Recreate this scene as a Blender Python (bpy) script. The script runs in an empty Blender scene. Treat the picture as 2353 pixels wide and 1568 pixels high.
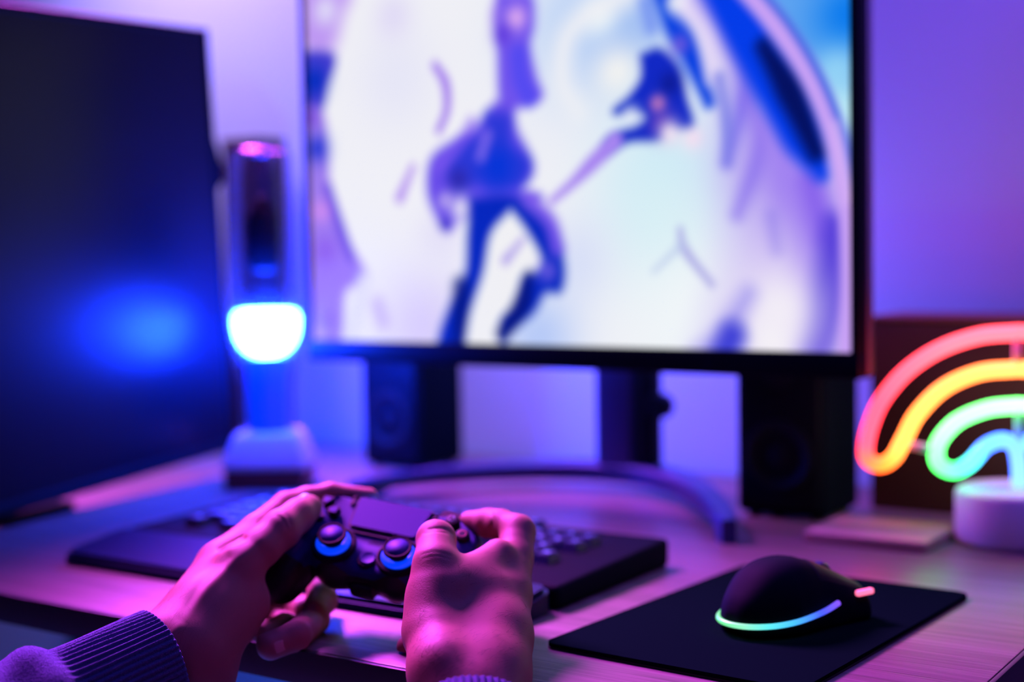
import bpy, bmesh, math, random
import numpy as np
from mathutils import Vector, Matrix

random.seed(7)
rng = np.random.default_rng(7)
S = bpy.context.scene
COL = S.collection

# ------------------------------------------------------------------ camera
CAMZ = 1.035
DESK = 0.75
F_PX, CX, CY = 50.0 / 36.0 * 2353, 1176.5, 784.0
YAW, PITCH, ROLL = math.radians(34.2), math.radians(3.47), 0.018
_F = Vector((-math.sin(YAW) * math.cos(PITCH), math.cos(YAW) * math.cos(PITCH), -math.sin(PITCH)))
_R0 = Vector((math.cos(YAW), math.sin(YAW), 0))
_U0 = _R0.cross(_F)
CR = _R0 * math.cos(ROLL) - _U0 * math.sin(ROLL)
CU = _R0 * math.sin(ROLL) + _U0 * math.cos(ROLL)
CF = _F
CPOS = Vector((0, 0, CAMZ))
cam_data = bpy.data.cameras.new('camera')
cam = bpy.data.objects.new('camera', cam_data)
COL.objects.link(cam)
cam_data.lens = 50
cam_data.sensor_width = 36
cam_data.clip_start = 0.02
cam_data.dof.use_dof = True
cam_data.dof.focus_distance = 0.955
cam_data.dof.aperture_fstop = 2.25
m = Matrix.Identity(4)
for i in range(3):
    m[i][0], m[i][1], m[i][2], m[i][3] = CR[i], CU[i], -CF[i], CPOS[i]
cam.matrix_world = m
S.camera = cam

S.view_settings.view_transform = 'Standard'
S.view_settings.look = 'None'
S.view_settings.gamma = 1
S.view_settings.exposure = 0.0
S.view_settings.use_curve_mapping = False

# ------------------------------------------------------------------ world and lights
w = bpy.data.worlds.new('world')
S.world = w
w.use_nodes = True
w.node_tree.nodes['Background'].inputs[0].default_value = (0.10, 0.14, 0.60, 1)
w.node_tree.nodes['Background'].inputs[1].default_value = 0.012


def area(name, loc, target, size, color, power, size_y=None, spread=None):
    d = bpy.data.lights.new(name, 'AREA')
    d.energy = power
    d.color = color
    d.size = size
    if size_y:
        d.shape = 'RECTANGLE'
        d.size_y = size_y
    if spread:
        d.spread = math.radians(spread)
    o = bpy.data.objects.new(name, d)
    COL.objects.link(o)
    o.location = loc
    o.rotation_euler = (Vector(target) - Vector(loc)).to_track_quat('-Z', 'Y').to_euler()
    return o


# pink lamp of the room, high behind the left end of the desk
area('pink_room_light', (-1.74, 1.36, 1.98), (-0.86, 0.78, 0.80), 0.55, (0.68, 0.066, 0.86), 37.0, spread=62)
# violet lamps washing the wall
area('violet_wall_light', (-1.80, 1.36, 1.95), (-1.62, 1.66, 1.35), 0.4, (0.40, 0.31, 1.0), 7.5, spread=110)
area('violet_corner_light', (0.0, 1.25, 2.1), (-0.35, 1.66, 1.15), 0.4, (0.20, 0.085, 1.0), 5.5, spread=110)
# added fill above the desk, gives desk and controller a dim violet-blue cast
area('violet_fill_light', (-0.60, 0.75, 2.2), (-0.80, 1.0, 0.75), 0.5, (0.13, 0.05, 1.0), 4.5)
# led strip light of the wall behind the monitor
area('blue_wall_light', (-0.90, 1.43, 1.04), (-0.90, 1.66, 0.90), 0.36, (0.12, 0.13, 1.0), 2.1, 0.06)
# added light under the desk, only there to turn the floor blue
area('blue_floor_fill', (-1.35, 0.85, 0.66), (-1.35, 0.85, 0.0), 0.4, (0.01, 0.12, 1.0), 16, spread=130)

# ------------------------------------------------------------------ helpers


def cam_pt(px, py, D):
    """world point seen at a pixel of the 2353x1568 frame, at depth D metres"""
    return CPOS + (CF + CR * ((px - CX) / F_PX) - CU * ((py - CY) / F_PX)) * D


def on_y(px, py, Y):
    d = cam_pt(px, py, 1.0) - CPOS
    return CPOS + d * (Y / d.y)


def on_z(px, py, z):
    d = cam_pt(px, py, 1.0) - CPOS
    return CPOS + d * ((z - CAMZ) / d.z)


def lin(c):
    return tuple(((v / 255.0) / 12.92 if v / 255.0 <= 0.04045 else ((v / 255.0 + 0.055) / 1.055) ** 2.4) for v in c)


def mat(name, color, rough=0.5, metal=0.0, emit=None, estr=0.0, spec=0.5, bump=None, coat=0.0, sss=0.0, noise=None):
    mt = bpy.data.materials.new(name)
    mt.use_nodes = True
    nt = mt.node_tree
    b = nt.nodes['Principled BSDF']
    b.inputs['Base Color'].default_value = (*color, 1)
    b.inputs['Roughness'].default_value = rough
    b.inputs['Metallic'].default_value = metal
    b.inputs['Specular IOR Level'].default_value = spec
    b.inputs['Coat Weight'].default_value = coat
    if emit:
        b.inputs['Emission Color'].default_value = (*emit, 1)
        b.inputs['Emission Strength'].default_value = estr
    if sss:
        b.inputs['Subsurface Weight'].default_value = sss
        b.inputs['Subsurface Radius'].default_value = (0.006, 0.0022, 0.0012)
        b.inputs['Subsurface Scale'].default_value = 1.0
    if noise:
        sc, amt = noise
        tc = nt.nodes.new('ShaderNodeTexCoord')
        n = nt.nodes.new('ShaderNodeTexNoise')
        n.inputs['Scale'].default_value = sc
        n.inputs['Detail'].default_value = 5
        mx = nt.nodes.new('ShaderNodeMix')
        mx.data_type = 'RGBA'
        mx.inputs['A'].default_value = (*[c * (1 - amt) for c in color], 1)
        mx.inputs['B'].default_value = (*[min(1, c * (1 + amt)) for c in color], 1)
        nt.links.new(tc.outputs['Object'], n.inputs['Vector'])
        nt.links.new(n.outputs['Fac'], mx.inputs['Factor'])
        nt.links.new(mx.outputs['Result'], b.inputs['Base Color'])
    if bump:
        sc, st, dist = bump
        tc = nt.nodes.new('ShaderNodeTexCoord')
        n = nt.nodes.new('ShaderNodeTexNoise')
        n.inputs['Scale'].default_value = sc
        n.inputs['Detail'].default_value = 6
        bp = nt.nodes.new('ShaderNodeBump')
        bp.inputs['Strength'].default_value = st
        bp.inputs['Distance'].default_value = dist
        nt.links.new(tc.outputs['Object'], n.inputs['Vector'])
        nt.links.new(n.outputs['Fac'], bp.inputs['Height'])
        nt.links.new(bp.outputs['Normal'], b.inputs['Normal'])
    return mt


def wood_mat(name, c1, c2, rough, along='X', scale=1.0):
    mt = bpy.data.materials.new(name)
    mt.use_nodes = True
    nt = mt.node_tree
    b = nt.nodes['Principled BSDF']
    tc = nt.nodes.new('ShaderNodeTexCoord')
    mp = nt.nodes.new('ShaderNodeMapping')
    s = {'X': (3, 90, 90), 'Y': (90, 3, 90), 'Z': (90, 90, 3)}[along]
    mp.inputs['Scale'].default_value = [v * scale for v in s]
    n1 = nt.nodes.new('ShaderNodeTexNoise')
    n1.inputs['Scale'].default_value = 1.0
    n1.inputs['Detail'].default_value = 8
    n1.inputs['Roughness'].default_value = 0.65
    n1.inputs['Distortion'].default_value = 0.6
    mp2 = nt.nodes.new('ShaderNodeMapping')
    mp2.inputs['Scale'].default_value = [v * scale for v in {'X': (9, 420, 420), 'Y': (420, 9, 420), 'Z': (420, 420, 9)}[along]]
    n2 = nt.nodes.new('ShaderNodeTexNoise')
    n2.inputs['Scale'].default_value = 1.0
    n2.inputs['Detail'].default_value = 3
    ad = nt.nodes.new('ShaderNodeMath')
    ad.operation = 'MULTIPLY_ADD'
    ad.inputs[1].default_value = 0.55
    cr = nt.nodes.new('ShaderNodeValToRGB')
    cr.color_ramp.elements[0].position = 0.48
    cr.color_ramp.elements[0].color = (*c2, 1)
    cr.color_ramp.elements[1].position = 0.95
    cr.color_ramp.elements[1].color = (*c1, 1)
    bp = nt.nodes.new('ShaderNodeBump')
    bp.inputs['Strength'].default_value = 0.5
    bp.inputs['Distance'].default_value = 0.0008
    L = nt.links.new
    L(tc.outputs['Object'], mp.inputs['Vector'])
    L(tc.outputs['Object'], mp2.inputs['Vector'])
    L(mp.outputs[0], n1.inputs['Vector'])
    L(mp2.outputs[0], n2.inputs['Vector'])
    L(n2.outputs['Fac'], ad.inputs[0])
    L(n1.outputs['Fac'], ad.inputs[2])
    L(ad.outputs[0], cr.inputs['Fac'])
    L(cr.outputs[0], b.inputs['Base Color'])
    L(ad.outputs[0], bp.inputs['Height'])
    L(bp.outputs[0], b.inputs['Normal'])
    b.inputs['Roughness'].default_value = rough
    b.inputs['Specular IOR Level'].default_value = 0.4
    return mt


def glass_mat(name, tint, rough=0.02, gloss=0.12):
    mt = bpy.data.materials.new(name)
    mt.use_nodes = True
    nt = mt.node_tree
    nt.nodes.clear()
    o = nt.nodes.new('ShaderNodeOutputMaterial')
    t = nt.nodes.new('ShaderNodeBsdfTransparent')
    t.inputs[0].default_value = (*tint, 1)
    g = nt.nodes.new('ShaderNodeBsdfGlossy')
    g.inputs['Roughness'].default_value = rough
    lw = nt.nodes.new('ShaderNodeLayerWeight')
    lw.inputs['Blend'].default_value = 0.35
    ma = nt.nodes.new('ShaderNodeMath')
    ma.operation = 'MULTIPLY_ADD'
    ma.inputs[1].default_value = 0.22
    ma.inputs[2].default_value = gloss * 0.15
    mx = nt.nodes.new('ShaderNodeMixShader')
    nt.links.new(lw.outputs['Fresnel'], ma.inputs[0])
    nt.links.new(ma.outputs[0], mx.inputs[0])
    nt.links.new(t.outputs[0], mx.inputs[1])
    nt.links.new(g.outputs[0], mx.inputs[2])
    nt.links.new(mx.outputs[0], o.inputs[0])
    return mt


def attr_emit_mat(name, attr, strength, rough=0.35):
    mt = bpy.data.materials.new(name)
    mt.use_nodes = True
    nt = mt.node_tree
    b = nt.nodes['Principled BSDF']
    b.inputs['Base Color'].default_value = (0.01, 0.01, 0.01, 1)
    b.inputs['Roughness'].default_value = rough
    a = nt.nodes.new('ShaderNodeAttribute')
    a.attribute_name = attr
    nt.links.new(a.outputs['Color'], b.inputs['Emission Color'])
    b.inputs['Emission Strength'].default_value = strength
    return mt


def link(name, me, material=None, parent=None, smooth=False, loc=None, mtx=None):
    o = bpy.data.objects.new(name, me)
    COL.objects.link(o)
    if material is not None and not me.materials:
        me.materials.append(material)
    if smooth:
        for p in me.polygons:
            p.use_smooth = True
    if parent is not None:
        o.parent = parent
    if mtx is not None:
        o.matrix_local = mtx
    if loc is not None:
        o.location = loc
    return o


def from_bm(name, bm, material=None, parent=None, smooth=False, auto=None, loc=None, mtx=None):
    me = bpy.data.meshes.new(name)
    bm.normal_update()
    bm.to_mesh(me)
    bm.free()
    if auto is not None:
        for p in me.polygons:
            p.use_smooth = True
        bm2 = bmesh.new()
        bm2.from_mesh(me)
        for e in bm2.edges:
            if len(e.link_faces) == 2 and e.calc_face_angle(0) > math.radians(auto):
                e.smooth = False
        bm2.to_mesh(me)
        bm2.free()
        smooth = False
    return link(name, me, material, parent, smooth, loc, mtx)


def tag(o, label, cat, group=None, kind=None):
    if label:
        o['label'] = label
    if cat:
        o['category'] = cat
    if group:
        o['group'] = group
    if kind:
        o['kind'] = kind
    return o


def empty(name, loc, label, cat, rotz=0.0, group=None, mtx=None):
    o = bpy.data.objects.new(name, None)
    o.empty_display_size = 0.02
    COL.objects.link(o)
    if mtx is not None:
        o.matrix_world = mtx
    else:
        o.location = loc
        o.rotation_euler = (0, 0, rotz)
    return tag(o, label, cat, group)


def rbox(bm, lo, hi, r=0.0, seg=3, edges=None):
    """box with rounded edges. edges: None all, 'z' only the upright ones"""
    b = bmesh.new()
    bmesh.ops.create_cube(b, size=1)
    for v in b.verts:
        v.co = Vector([lo[i] + (v.co[i] + 0.5) * (hi[i] - lo[i]) for i in range(3)])
    if r > 0:
        if edges == 'z':
            es = [e for e in b.edges if abs(e.verts[0].co.z - e.verts[1].co.z) > 1e-6]
        elif edges == 'y':
            es = [e for e in b.edges if abs(e.verts[0].co.y - e.verts[1].co.y) > 1e-6]
        else:
            es = list(b.edges)
        bmesh.ops.bevel(b, geom=es, offset=r, segments=seg, profile=0.5, affect='EDGES')
    tmp = bpy.data.meshes.new('t')
    b.to_mesh(tmp)
    b.free()
    bm.from_mesh(tmp)
    bpy.data.meshes.remove(tmp)
    return bm


def box(name, lo, hi, r, material, parent=None, seg=3, edges=None, mtx=None):
    return from_bm(name, rbox(bmesh.new(), lo, hi, r, seg, edges), material, parent, auto=35, mtx=mtx)


def lathe_bm(profile, n=48, bm=None, close=False):
    """profile: list of (r, z), turned about z"""
    bm = bm or bmesh.new()
    rings = []
    for r, z in profile:
        if r < 1e-6:
            rings.append([bm.verts.new((0, 0, z))])
        else:
            rings.append([bm.verts.new((r * math.cos(2 * math.pi * k / n), r * math.sin(2 * math.pi * k / n), z)) for k in range(n)])
    seq = list(zip(rings, rings[1:]))
    if close:
        seq.append((rings[-1], rings[0]))
    for a, b in seq:
        for k in range(n):
            k2 = (k + 1) % n
            if len(a) == 1 and len(b) == 1:
                continue
            if len(a) == 1:
                bm.faces.new((a[0], b[k2], b[k]))
            elif len(b) == 1:
                bm.faces.new((a[k], a[k2], b[0]))
            else:
                bm.faces.new((a[k], a[k2], b[k2], b[k]))
    bmesh.ops.recalc_face_normals(bm, faces=bm.faces)
    return bm


def spline(pts, n):
    """Catmull-Rom through points (any dimension)"""
    P = np.array([list(p) for p in pts], float)
    P = np.vstack([2 * P[0] - P[1], P, 2 * P[-1] - P[-2]])
    out = []
    segs = len(P) - 3
    for i in range(n):
        u = i / (n - 1) * segs
        k = min(int(u), segs - 1)
        t = u - k
        p0, p1, p2, p3 = P[k], P[k + 1], P[k + 2], P[k + 3]
        out.append(0.5 * ((2 * p1) + (-p0 + p2) * t + (2 * p0 - 5 * p1 + 4 * p2 - p3) * t * t + (-p0 + 3 * p1 - 3 * p2 + p3) * t ** 3))
    return np.array(out)


def frames(path):
    P = np.asarray(path, float)
    T = np.gradient(P, axis=0)
    T /= np.linalg.norm(T, axis=1)[:, None] + 1e-12
    n0 = np.cross(T[0], [0.31, 0.2, 0.93])
    n0 /= np.linalg.norm(n0)
    Ns = [n0]
    for i in range(1, len(P)):
        n = Ns[-1] - T[i] * np.dot(Ns[-1], T[i])
        Ns.append(n / (np.linalg.norm(n) + 1e-12))
    N = np.array(Ns)
    return P, T, N, np.cross(T, N)


def tube_bm(path, radius, n=12, cap=True, bm=None):
    bm = bm or bmesh.new()
    P, T, N, B = frames(path)
    rad = np.broadcast_to(radius, (len(P),)) if np.ndim(radius) == 0 else np.asarray(radius)
    rows = []
    for i in range(len(P)):
        rows.append([bm.verts.new(P[i] + rad[i] * (math.cos(2 * math.pi * k / n) * N[i] + math.sin(2 * math.pi * k / n) * B[i])) for k in range(n)])
    for a, b in zip(rows, rows[1:]):
        for k in range(n):
            bm.faces.new((a[k], a[(k + 1) % n], b[(k + 1) % n], b[k]))
    if cap:
        bm.faces.new(rows[0][::-1])
        bm.faces.new(rows[-1])
    bmesh.ops.recalc_face_normals(bm, faces=bm.faces)
    return bm


# ---- implicit surfaces, meshed with surface nets


def sd_cone(P, a, b, r1, r2):
    """distance to a rounded cone from a (radius r1) to b (radius r2)"""
    a = np.asarray(a, np.float32)
    b = np.asarray(b, np.float32)
    ba = b - a
    l2 = float(ba @ ba)
    rr = r1 - r2
    a2 = l2 - rr * rr
    il2 = 1.0 / l2
    pa = P - a
    y = pa @ ba
    z = y - l2
    x2 = ((pa * l2 - y[..., None] * ba) ** 2).sum(-1)
    y2 = y * y * l2
    z2 = z * z * l2
    k = np.sign(rr) * rr * rr * x2
    d = (np.sqrt(np.maximum(x2 * a2 * il2, 0)) + y * rr) * il2 - r1
    c1 = np.sign(z) * a2 * z2 > k
    c2 = np.sign(y) * a2 * y2 < k
    d = np.where(c2, np.sqrt(x2 + y2) * il2 - r1, d)
    d = np.where(c1, np.sqrt(x2 + z2) * il2 - r2, d)
    return d


def sd_ell(P, c, axes, r):
    """approximate distance to an ellipsoid, axes: 3 unit vectors"""
    q = P - np.asarray(c, np.float32)
    A = np.asarray(axes, np.float32)
    q = q @ A.T
    r = np.asarray(r, np.float32)
    k0 = np.sqrt(((q / r) ** 2).sum(-1))
    k1 = np.sqrt(((q / (r * r)) ** 2).sum(-1)) + 1e-9
    return k0 * (k0 - 1) / k1


def sd_rbox(P, c, h, r):
    q = np.abs(P - np.asarray(c, np.float32)) - (np.asarray(h, np.float32) - r)
    return np.sqrt((np.maximum(q, 0) ** 2).sum(-1)) + np.minimum(q.max(-1), 0) - r


def smin(a, b, k):
    h = np.maximum(k - np.abs(a - b), 0) / k
    return np.minimum(a, b) - h * h * k * 0.25


def nets(fun, lo, hi, h):
    lo = np.asarray(lo, float)
    hi = np.asarray(hi, float)
    n = np.ceil((hi - lo) / h).astype(int) + 1
    ax = [(lo[i] + np.arange(n[i]) * h).astype(np.float32) for i in range(3)]
    G = np.stack(np.meshgrid(*ax, indexing='ij'), -1)
    V = np.empty(n, np.float32)
    for i0 in range(0, n[0], 24):
        V[i0:i0 + 24] = fun(G[i0:i0 + 24])
    s = V < 0
    cnt = np.zeros(n - 1, np.int32)
    acc = np.zeros(tuple(n - 1) + (3,), np.float64)
    for d in range(3):
        sl0 = [slice(None)] * 3
        sl1 = [slice(None)] * 3
        sl0[d] = slice(0, -1)
        sl1[d] = slice(1, None)
        a, b = V[tuple(sl0)], V[tuple(sl1)]
        cross = s[tuple(sl0)] != s[tuple(sl1)]
        t = np.where(cross, a / np.where(a - b == 0, 1, a - b), 0)
        pos = G[tuple(sl0)].astype(np.float64).copy()
        pos[..., d] += t * h
        o = [k for k in range(3) if k != d]
        for da in (0, 1):
            for db in (0, 1):
                sl = [None] * 3
                sl[d] = slice(0, n[d] - 1)
                sl[o[0]] = slice(da, n[o[0]] - 1 + da)
                sl[o[1]] = slice(db, n[o[1]] - 1 + db)
                c = cross[tuple(sl)]
                cnt += c
                acc += pos[tuple(sl)] * c[..., None]
    act = cnt > 0
    idx = -np.ones(n - 1, np.int64)
    idx[act] = np.arange(act.sum())
    verts = acc[act] / cnt[act][:, None]
    faces = []
    for d in range(3):
        o = [(d + 1) % 3, (d + 2) % 3]
        sl = [None] * 3
        sl[d] = slice(0, n[d] - 1)
        sl[o[0]] = slice(1, n[o[0]] - 1)
        sl[o[1]] = slice(1, n[o[1]] - 1)
        sl1 = list(sl)
        sl1[d] = slice(1, n[d])
        A, B = s[tuple(sl)], s[tuple(sl1)]
        w_ = np.argwhere(A != B)
        if not len(w_):
            continue
        base = w_.copy()
        base[:, o[0]] += 1
        base[:, o[1]] += 1
        flip = A[tuple(w_.T)]
        q = []
        for da, db in ((1, 1), (0, 1), (0, 0), (1, 0)):
            c = base.copy()
            c[:, o[0]] -= da
            c[:, o[1]] -= db
            q.append(idx[tuple(c.T)])
        q = np.stack(q, 1)
        q[~flip] = q[~flip][:, ::-1]
        faces.append(q)
    F = np.vstack(faces)
    F = F[(F >= 0).all(1)]
    # a little relaxation evens the net out
    for lam in (0.5, -0.52, 0.5):
        sm = np.zeros_like(verts)
        ct = np.zeros(len(verts))
        for k in range(4):
            a, b = F[:, k], F[:, (k + 1) % 4]
            np.add.at(sm, a, verts[b])
            np.add.at(sm, b, verts[a])
            np.add.at(ct, a, 1)
            np.add.at(ct, b, 1)
        ok = ct > 0
        verts[ok] += lam * (sm[ok] / ct[ok][:, None] - verts[ok])
    return verts, F


def np_mesh(name, verts, faces, material=None, parent=None, mtx=None, smooth=True):
    me = bpy.data.meshes.new(name)
    verts = np.asarray(verts, np.float64)
    faces = np.asarray(faces)
    k = faces.shape[1]
    me.vertices.add(len(verts))
    me.vertices.foreach_set('co', verts.ravel())
    me.loops.add(faces.size)
    me.loops.foreach_set('vertex_index', faces.ravel().astype(np.int32))
    me.polygons.add(len(faces))
    me.polygons.foreach_set('loop_start', np.arange(0, faces.size, k, dtype=np.int32))
    me.update(calc_edges=True)
    me.validate()
    return link(name, me, material, parent, smooth, mtx=mtx)


def vert_normals(verts, faces):
    a, b, c, d = (verts[faces[:, k]] for k in range(4))
    fn = np.cross(c - a, d - b)
    vn = np.zeros_like(verts)
    for k in range(4):
        np.add.at(vn, faces[:, k], fn)
    return vn / (np.linalg.norm(vn, axis=1)[:, None] + 1e-12)


# ------------------------------------------------------------------ materials
M = {}
M['wall'] = mat('wall_paint', (0.78, 0.77, 0.78), 0.9, bump=(180, 0.15, 0.001))
M['floor'] = mat('floor_carpet', (0.45, 0.47, 0.52), 0.95, bump=(300, 0.5, 0.003))
M['desk'] = wood_mat('desk_oak', (0.215, 0.17, 0.155), (0.072, 0.052, 0.049), 0.36, 'X')
M['edge'] = mat('desk_edge', (0.035, 0.028, 0.03), 0.55, bump=(120, 0.2, 0.0006))
M['legm'] = mat('desk_leg', (0.03, 0.03, 0.032), 0.45, metal=0.6)
M['black'] = mat('black_plastic', (0.003, 0.008, 0.011), 0.5, spec=0.07, bump=(900, 0.06, 0.0003))
M['black_matte'] = mat('black_matte', (0.003, 0.008, 0.011), 0.70, spec=0.025, bump=(1400, 0.08, 0.0002))
M['pad'] = mat('pad_cloth', (0.002, 0.010, 0.007), 0.95, spec=0.0, bump=(2600, 0.35, 0.0003))
M['pad_edge'] = mat('pad_rubber', (0.006, 0.006, 0.007), 0.75)
M['darkscreen'] = mat('dark_screen', (0.004, 0.005, 0.008), 0.36, spec=0.14, coat=0.0)
M['gunmetal'] = mat('gunmetal', (0.03, 0.05, 0.16), 0.38, metal=0.5)
M['brown'] = mat('brown_board', (0.045, 0.016, 0.014), 0.6, spec=0.15, noise=(14, 0.35))
M['redwood'] = wood_mat('red_wood', (0.17, 0.05, 0.045), (0.09, 0.025, 0.025), 0.5, 'X')
M['note'] = wood_mat('pale_board', (0.58, 0.42, 0.28), (0.42, 0.28, 0.18), 0.5, 'X')
M['wrist'] = mat('wrist_rest_skin', (0.001, 0.008, 0.035), 0.36, spec=0.13)
M['wrist'].node_tree.nodes['Principled BSDF'].inputs['Specular Tint'].default_value = (0.15, 0.3, 1.0, 1)
M['white'] = mat('white_plastic', (0.80, 0.79, 0.80), 0.45, bump=(700, 0.05, 0.0003))
M['clearplastic'] = glass_mat('clear_plastic', (0.80, 0.80, 0.82), 0.1, 0.3)
M['glass'] = glass_mat('clear_glass', (0.93, 0.94, 0.98), 0.22)
M['screw'] = mat('dull_steel', (0.35, 0.35, 0.38), 0.4, metal=1.0)

# ------------------------------------------------------------------ room
def structure(name, lo, hi, material):
    o = box(name, lo, hi, 0, material)
    o['kind'] = 'structure'
    return o


WALLY = 1.66
structure('floor', (-3.2, -1.6, -0.05), (1.8, WALLY, 0.0), M['floor'])
structure('wall_back', (-3.2, WALLY, 0.0), (1.8, WALLY + 0.1, 2.6), M['wall'])

# ------------------------------------------------------------------ desk
DX0, DX1, DY0, DY1, DT = -2.05, -0.259, 0.758, 1.645, 0.026
desk = empty('desk', ((DX0 + DX1) / 2, (DY0 + DY1) / 2, 0), 'long oak-topped desk with dark edges under the monitor', 'desk')


def dl(p):
    return (p[0] - desk.location.x, p[1] - desk.location.y, p[2])


box('desktop', dl((DX0 + 0.002, DY0 + 0.002, DESK - DT + 0.002)), dl((DX1 - 0.002, DY1 - 0.002, DESK)), 0.0012, M['desk'], desk, 2)
for lo, hi in (((DX0, DY0 - 0.002, DESK - DT), (DX1 + 0.002, DY0 + 0.0018, DESK - 0.0006)),
               ((DX1 - 0.0018, DY0 + 0.0018, DESK - DT), (DX1 + 0.002, DY1, DESK - 0.0006))):
    o = box('edge_band', dl(lo), dl(hi), 0.0008, M['edge'], desk, 2)
    o['label'] = 'dark edge band'
for x in (DX0 + 0.1, DX1 - 0.16):
    for y in (DY0 + 0.08, DY1 - 0.12):
        box('leg', dl((x, y, 0)), dl((x + 0.05, y + 0.05, DESK - DT + 0.002)), 0.004, M['legm'], desk)

# ------------------------------------------------------------------ lit monitor
MY = 1.31
MX0, MX1, MZ0, MZ1 = -1.196, -0.4885, 0.909, 1.372
mon = empty('monitor', ((MX0 + MX1) / 2, 1.40, DESK), 'large lit monitor showing a white and violet abstract picture', 'monitor')
mo = mon.location


def ml(x, y, z):
    return Vector((x - mo.x, y - mo.y, z - mo.z))


# bezel: a frame with a wider chin
BL, BR_, BT, BB = 0.007, 0.0095, 0.008, 0.026
bz = bmesh.new()
rbox(bz, ml(MX0, MY, MZ0), ml(MX1, MY + 0.035, MZ0 + BB), 0.002, 2)
rbox(bz, ml(MX0, MY, MZ1 - BT), ml(MX1, MY + 0.035, MZ1), 0.002, 2)
rbox(bz, ml(MX0, MY, MZ0 + BB - 0.003), ml(MX0 + BL, MY + 0.035, MZ1 - BT + 0.003), 0.002, 2)
rbox(bz, ml(MX1 - BR_, MY, MZ0 + BB - 0.003), ml(MX1, MY + 0.035, MZ1 - BT + 0.003), 0.002, 2)
from_bm('bezel', bz, M['black'], mon, auto=35)
hb = bmesh.new()
rbox(hb, ml(MX0 + 0.004, MY + 0.012, MZ0 + 0.004), ml(MX1 - 0.004, MY + 0.036, MZ1 - 0.004), 0.004, 2)
rbox(hb, ml(-1.08, MY + 0.03, 1.00), ml(-0.60, MY + 0.075, 1.30), 0.018, 4)
from_bm('back_housing', hb, M['black_matte'], mon, auto=35)
# side trim
o = box('side_trim', ml(MX1 - 0.001, MY + 0.018, MZ0 + 0.003), ml(MX1 + 0.0025, MY + 0.033, MZ1 - 0.004), 0.001, M['screw'], mon, 2)
o['label'] = 'metal strip along the side of the monitor'
# the picture on the screen, painted onto a fine grid as emission
SX0, SX1, SZ0, SZ1 = MX0 + BL, MX1 - BR_, MZ0 + BB, MZ1 - BT
SY = MY + 0.004


def scr(cx, cy):
    p = on_y(640 + cx * 0.5992, cy * 0.5992, SY)
    return np.array((p.x, p.z))


nx, nz = 300, 190
gx, gz = np.meshgrid(np.linspace(SX0, SX1, nx), np.linspace(SZ0, SZ1, nz), indexing='ij')
Q = np.stack([gx, gz], -1)
img = np.empty((nx, nz, 3))
img[:] = (240, 240, 245)
PX = 0.5992 * 1.85 / 3268  # one unit of the drawing, in metres


def blend(al, col):
    global img
    img = img * (1 - al[..., None]) + np.array(col, float) * al[..., None]


def seg_dist(a, b):
    d = b - a
    t = np.clip(((Q - a) @ d) / (d @ d + 1e-12), 0, 1)
    return np.linalg.norm(Q - a - t[..., None] * d, axis=-1)


def poly(pts, col, soft=18, op=1.0, smooth=True):
    P = np.array([scr(*p) for p in pts])
    if smooth:
        Pc = np.vstack([P, P[:1]])
        P = spline(Pc, len(pts) * 5)[:-1]
    d = np.full(Q.shape[:2], 1e9)
    ins = np.zeros(Q.shape[:2], bool)
    for i in range(len(P)):
        a, b = P[i], P[(i + 1) % len(P)]
        d = np.minimum(d, seg_dist(a, b))
        c = (a[1] > Q[..., 1]) != (b[1] > Q[..., 1])
        with np.errstate(divide='ignore', invalid='ignore'):
            xi = a[0] + (Q[..., 1] - a[1]) / (b[1] - a[1]) * (b[0] - a[0])
        ins ^= c & (Q[..., 0] < xi)
    sd = (np.where(ins, -d, d) - 7 * PX) / (soft * PX)
    t = np.clip(0.5 - sd * 0.5, 0, 1)
    blend(t * t * (3 - 2 * t) * op, col)


def stroke(pts, wd, col, soft=14, op=1.0):
    P = spline([scr(*p) for p in pts], len(pts) * 7)
    ws = np.interp(np.linspace(0, 1, len(P)), np.linspace(0, 1, np.size(wd)), np.atleast_1d(wd) + 6) * PX * 0.5
    sd = np.full(Q.shape[:2], 1e9)
    for i in range(len(P) - 1):
        sd = np.minimum(sd, seg_dist(P[i], P[i + 1]) - 0.5 * (ws[i] + ws[i + 1]))
    t = np.clip(0.5 - sd / (soft * PX) * 0.5, 0, 1)
    blend(t * t * (3 - 2 * t) * op, col)


def spot(c, r, col, op=1.0):
    d = np.linalg.norm(Q - scr(*c), axis=-1) / (r * PX)
    blend(np.exp(-d * d * 1.2) * op, col)


# soft tints
spot((450, 300), 200, (228, 228, 246), .8)
spot((440, 60), 90, (222, 215, 245), .8)
spot((1150, 100), 260, (190, 212, 246), .9)
spot((1350, 100), 190, (160, 190, 242), .95)
spot((1230, 60), 70, (235, 245, 248), .9)
stroke([(1330, -20), (1180, 60), (1100, 160), (1090, 320), (1150, 430)], [60, 60, 50], (240, 240, 244), 60)
spot((1300, 280), 90, (244, 242, 240), 1)
spot((1500, 650), 260, (205, 234, 246), 1)
spot((1480, 860), 240, (212, 238, 244), 1)
spot((1150, 1000), 150, (215, 222, 246), .9)
spot((1000, 1290), 170, (180, 200, 245), .95)
spot((1620, 1230), 280, (240, 246, 248), 1)
spot((560, 1260), 220, (216, 205, 242), .95)
spot((620, 900), 100, (228, 224, 244), .9)
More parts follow.
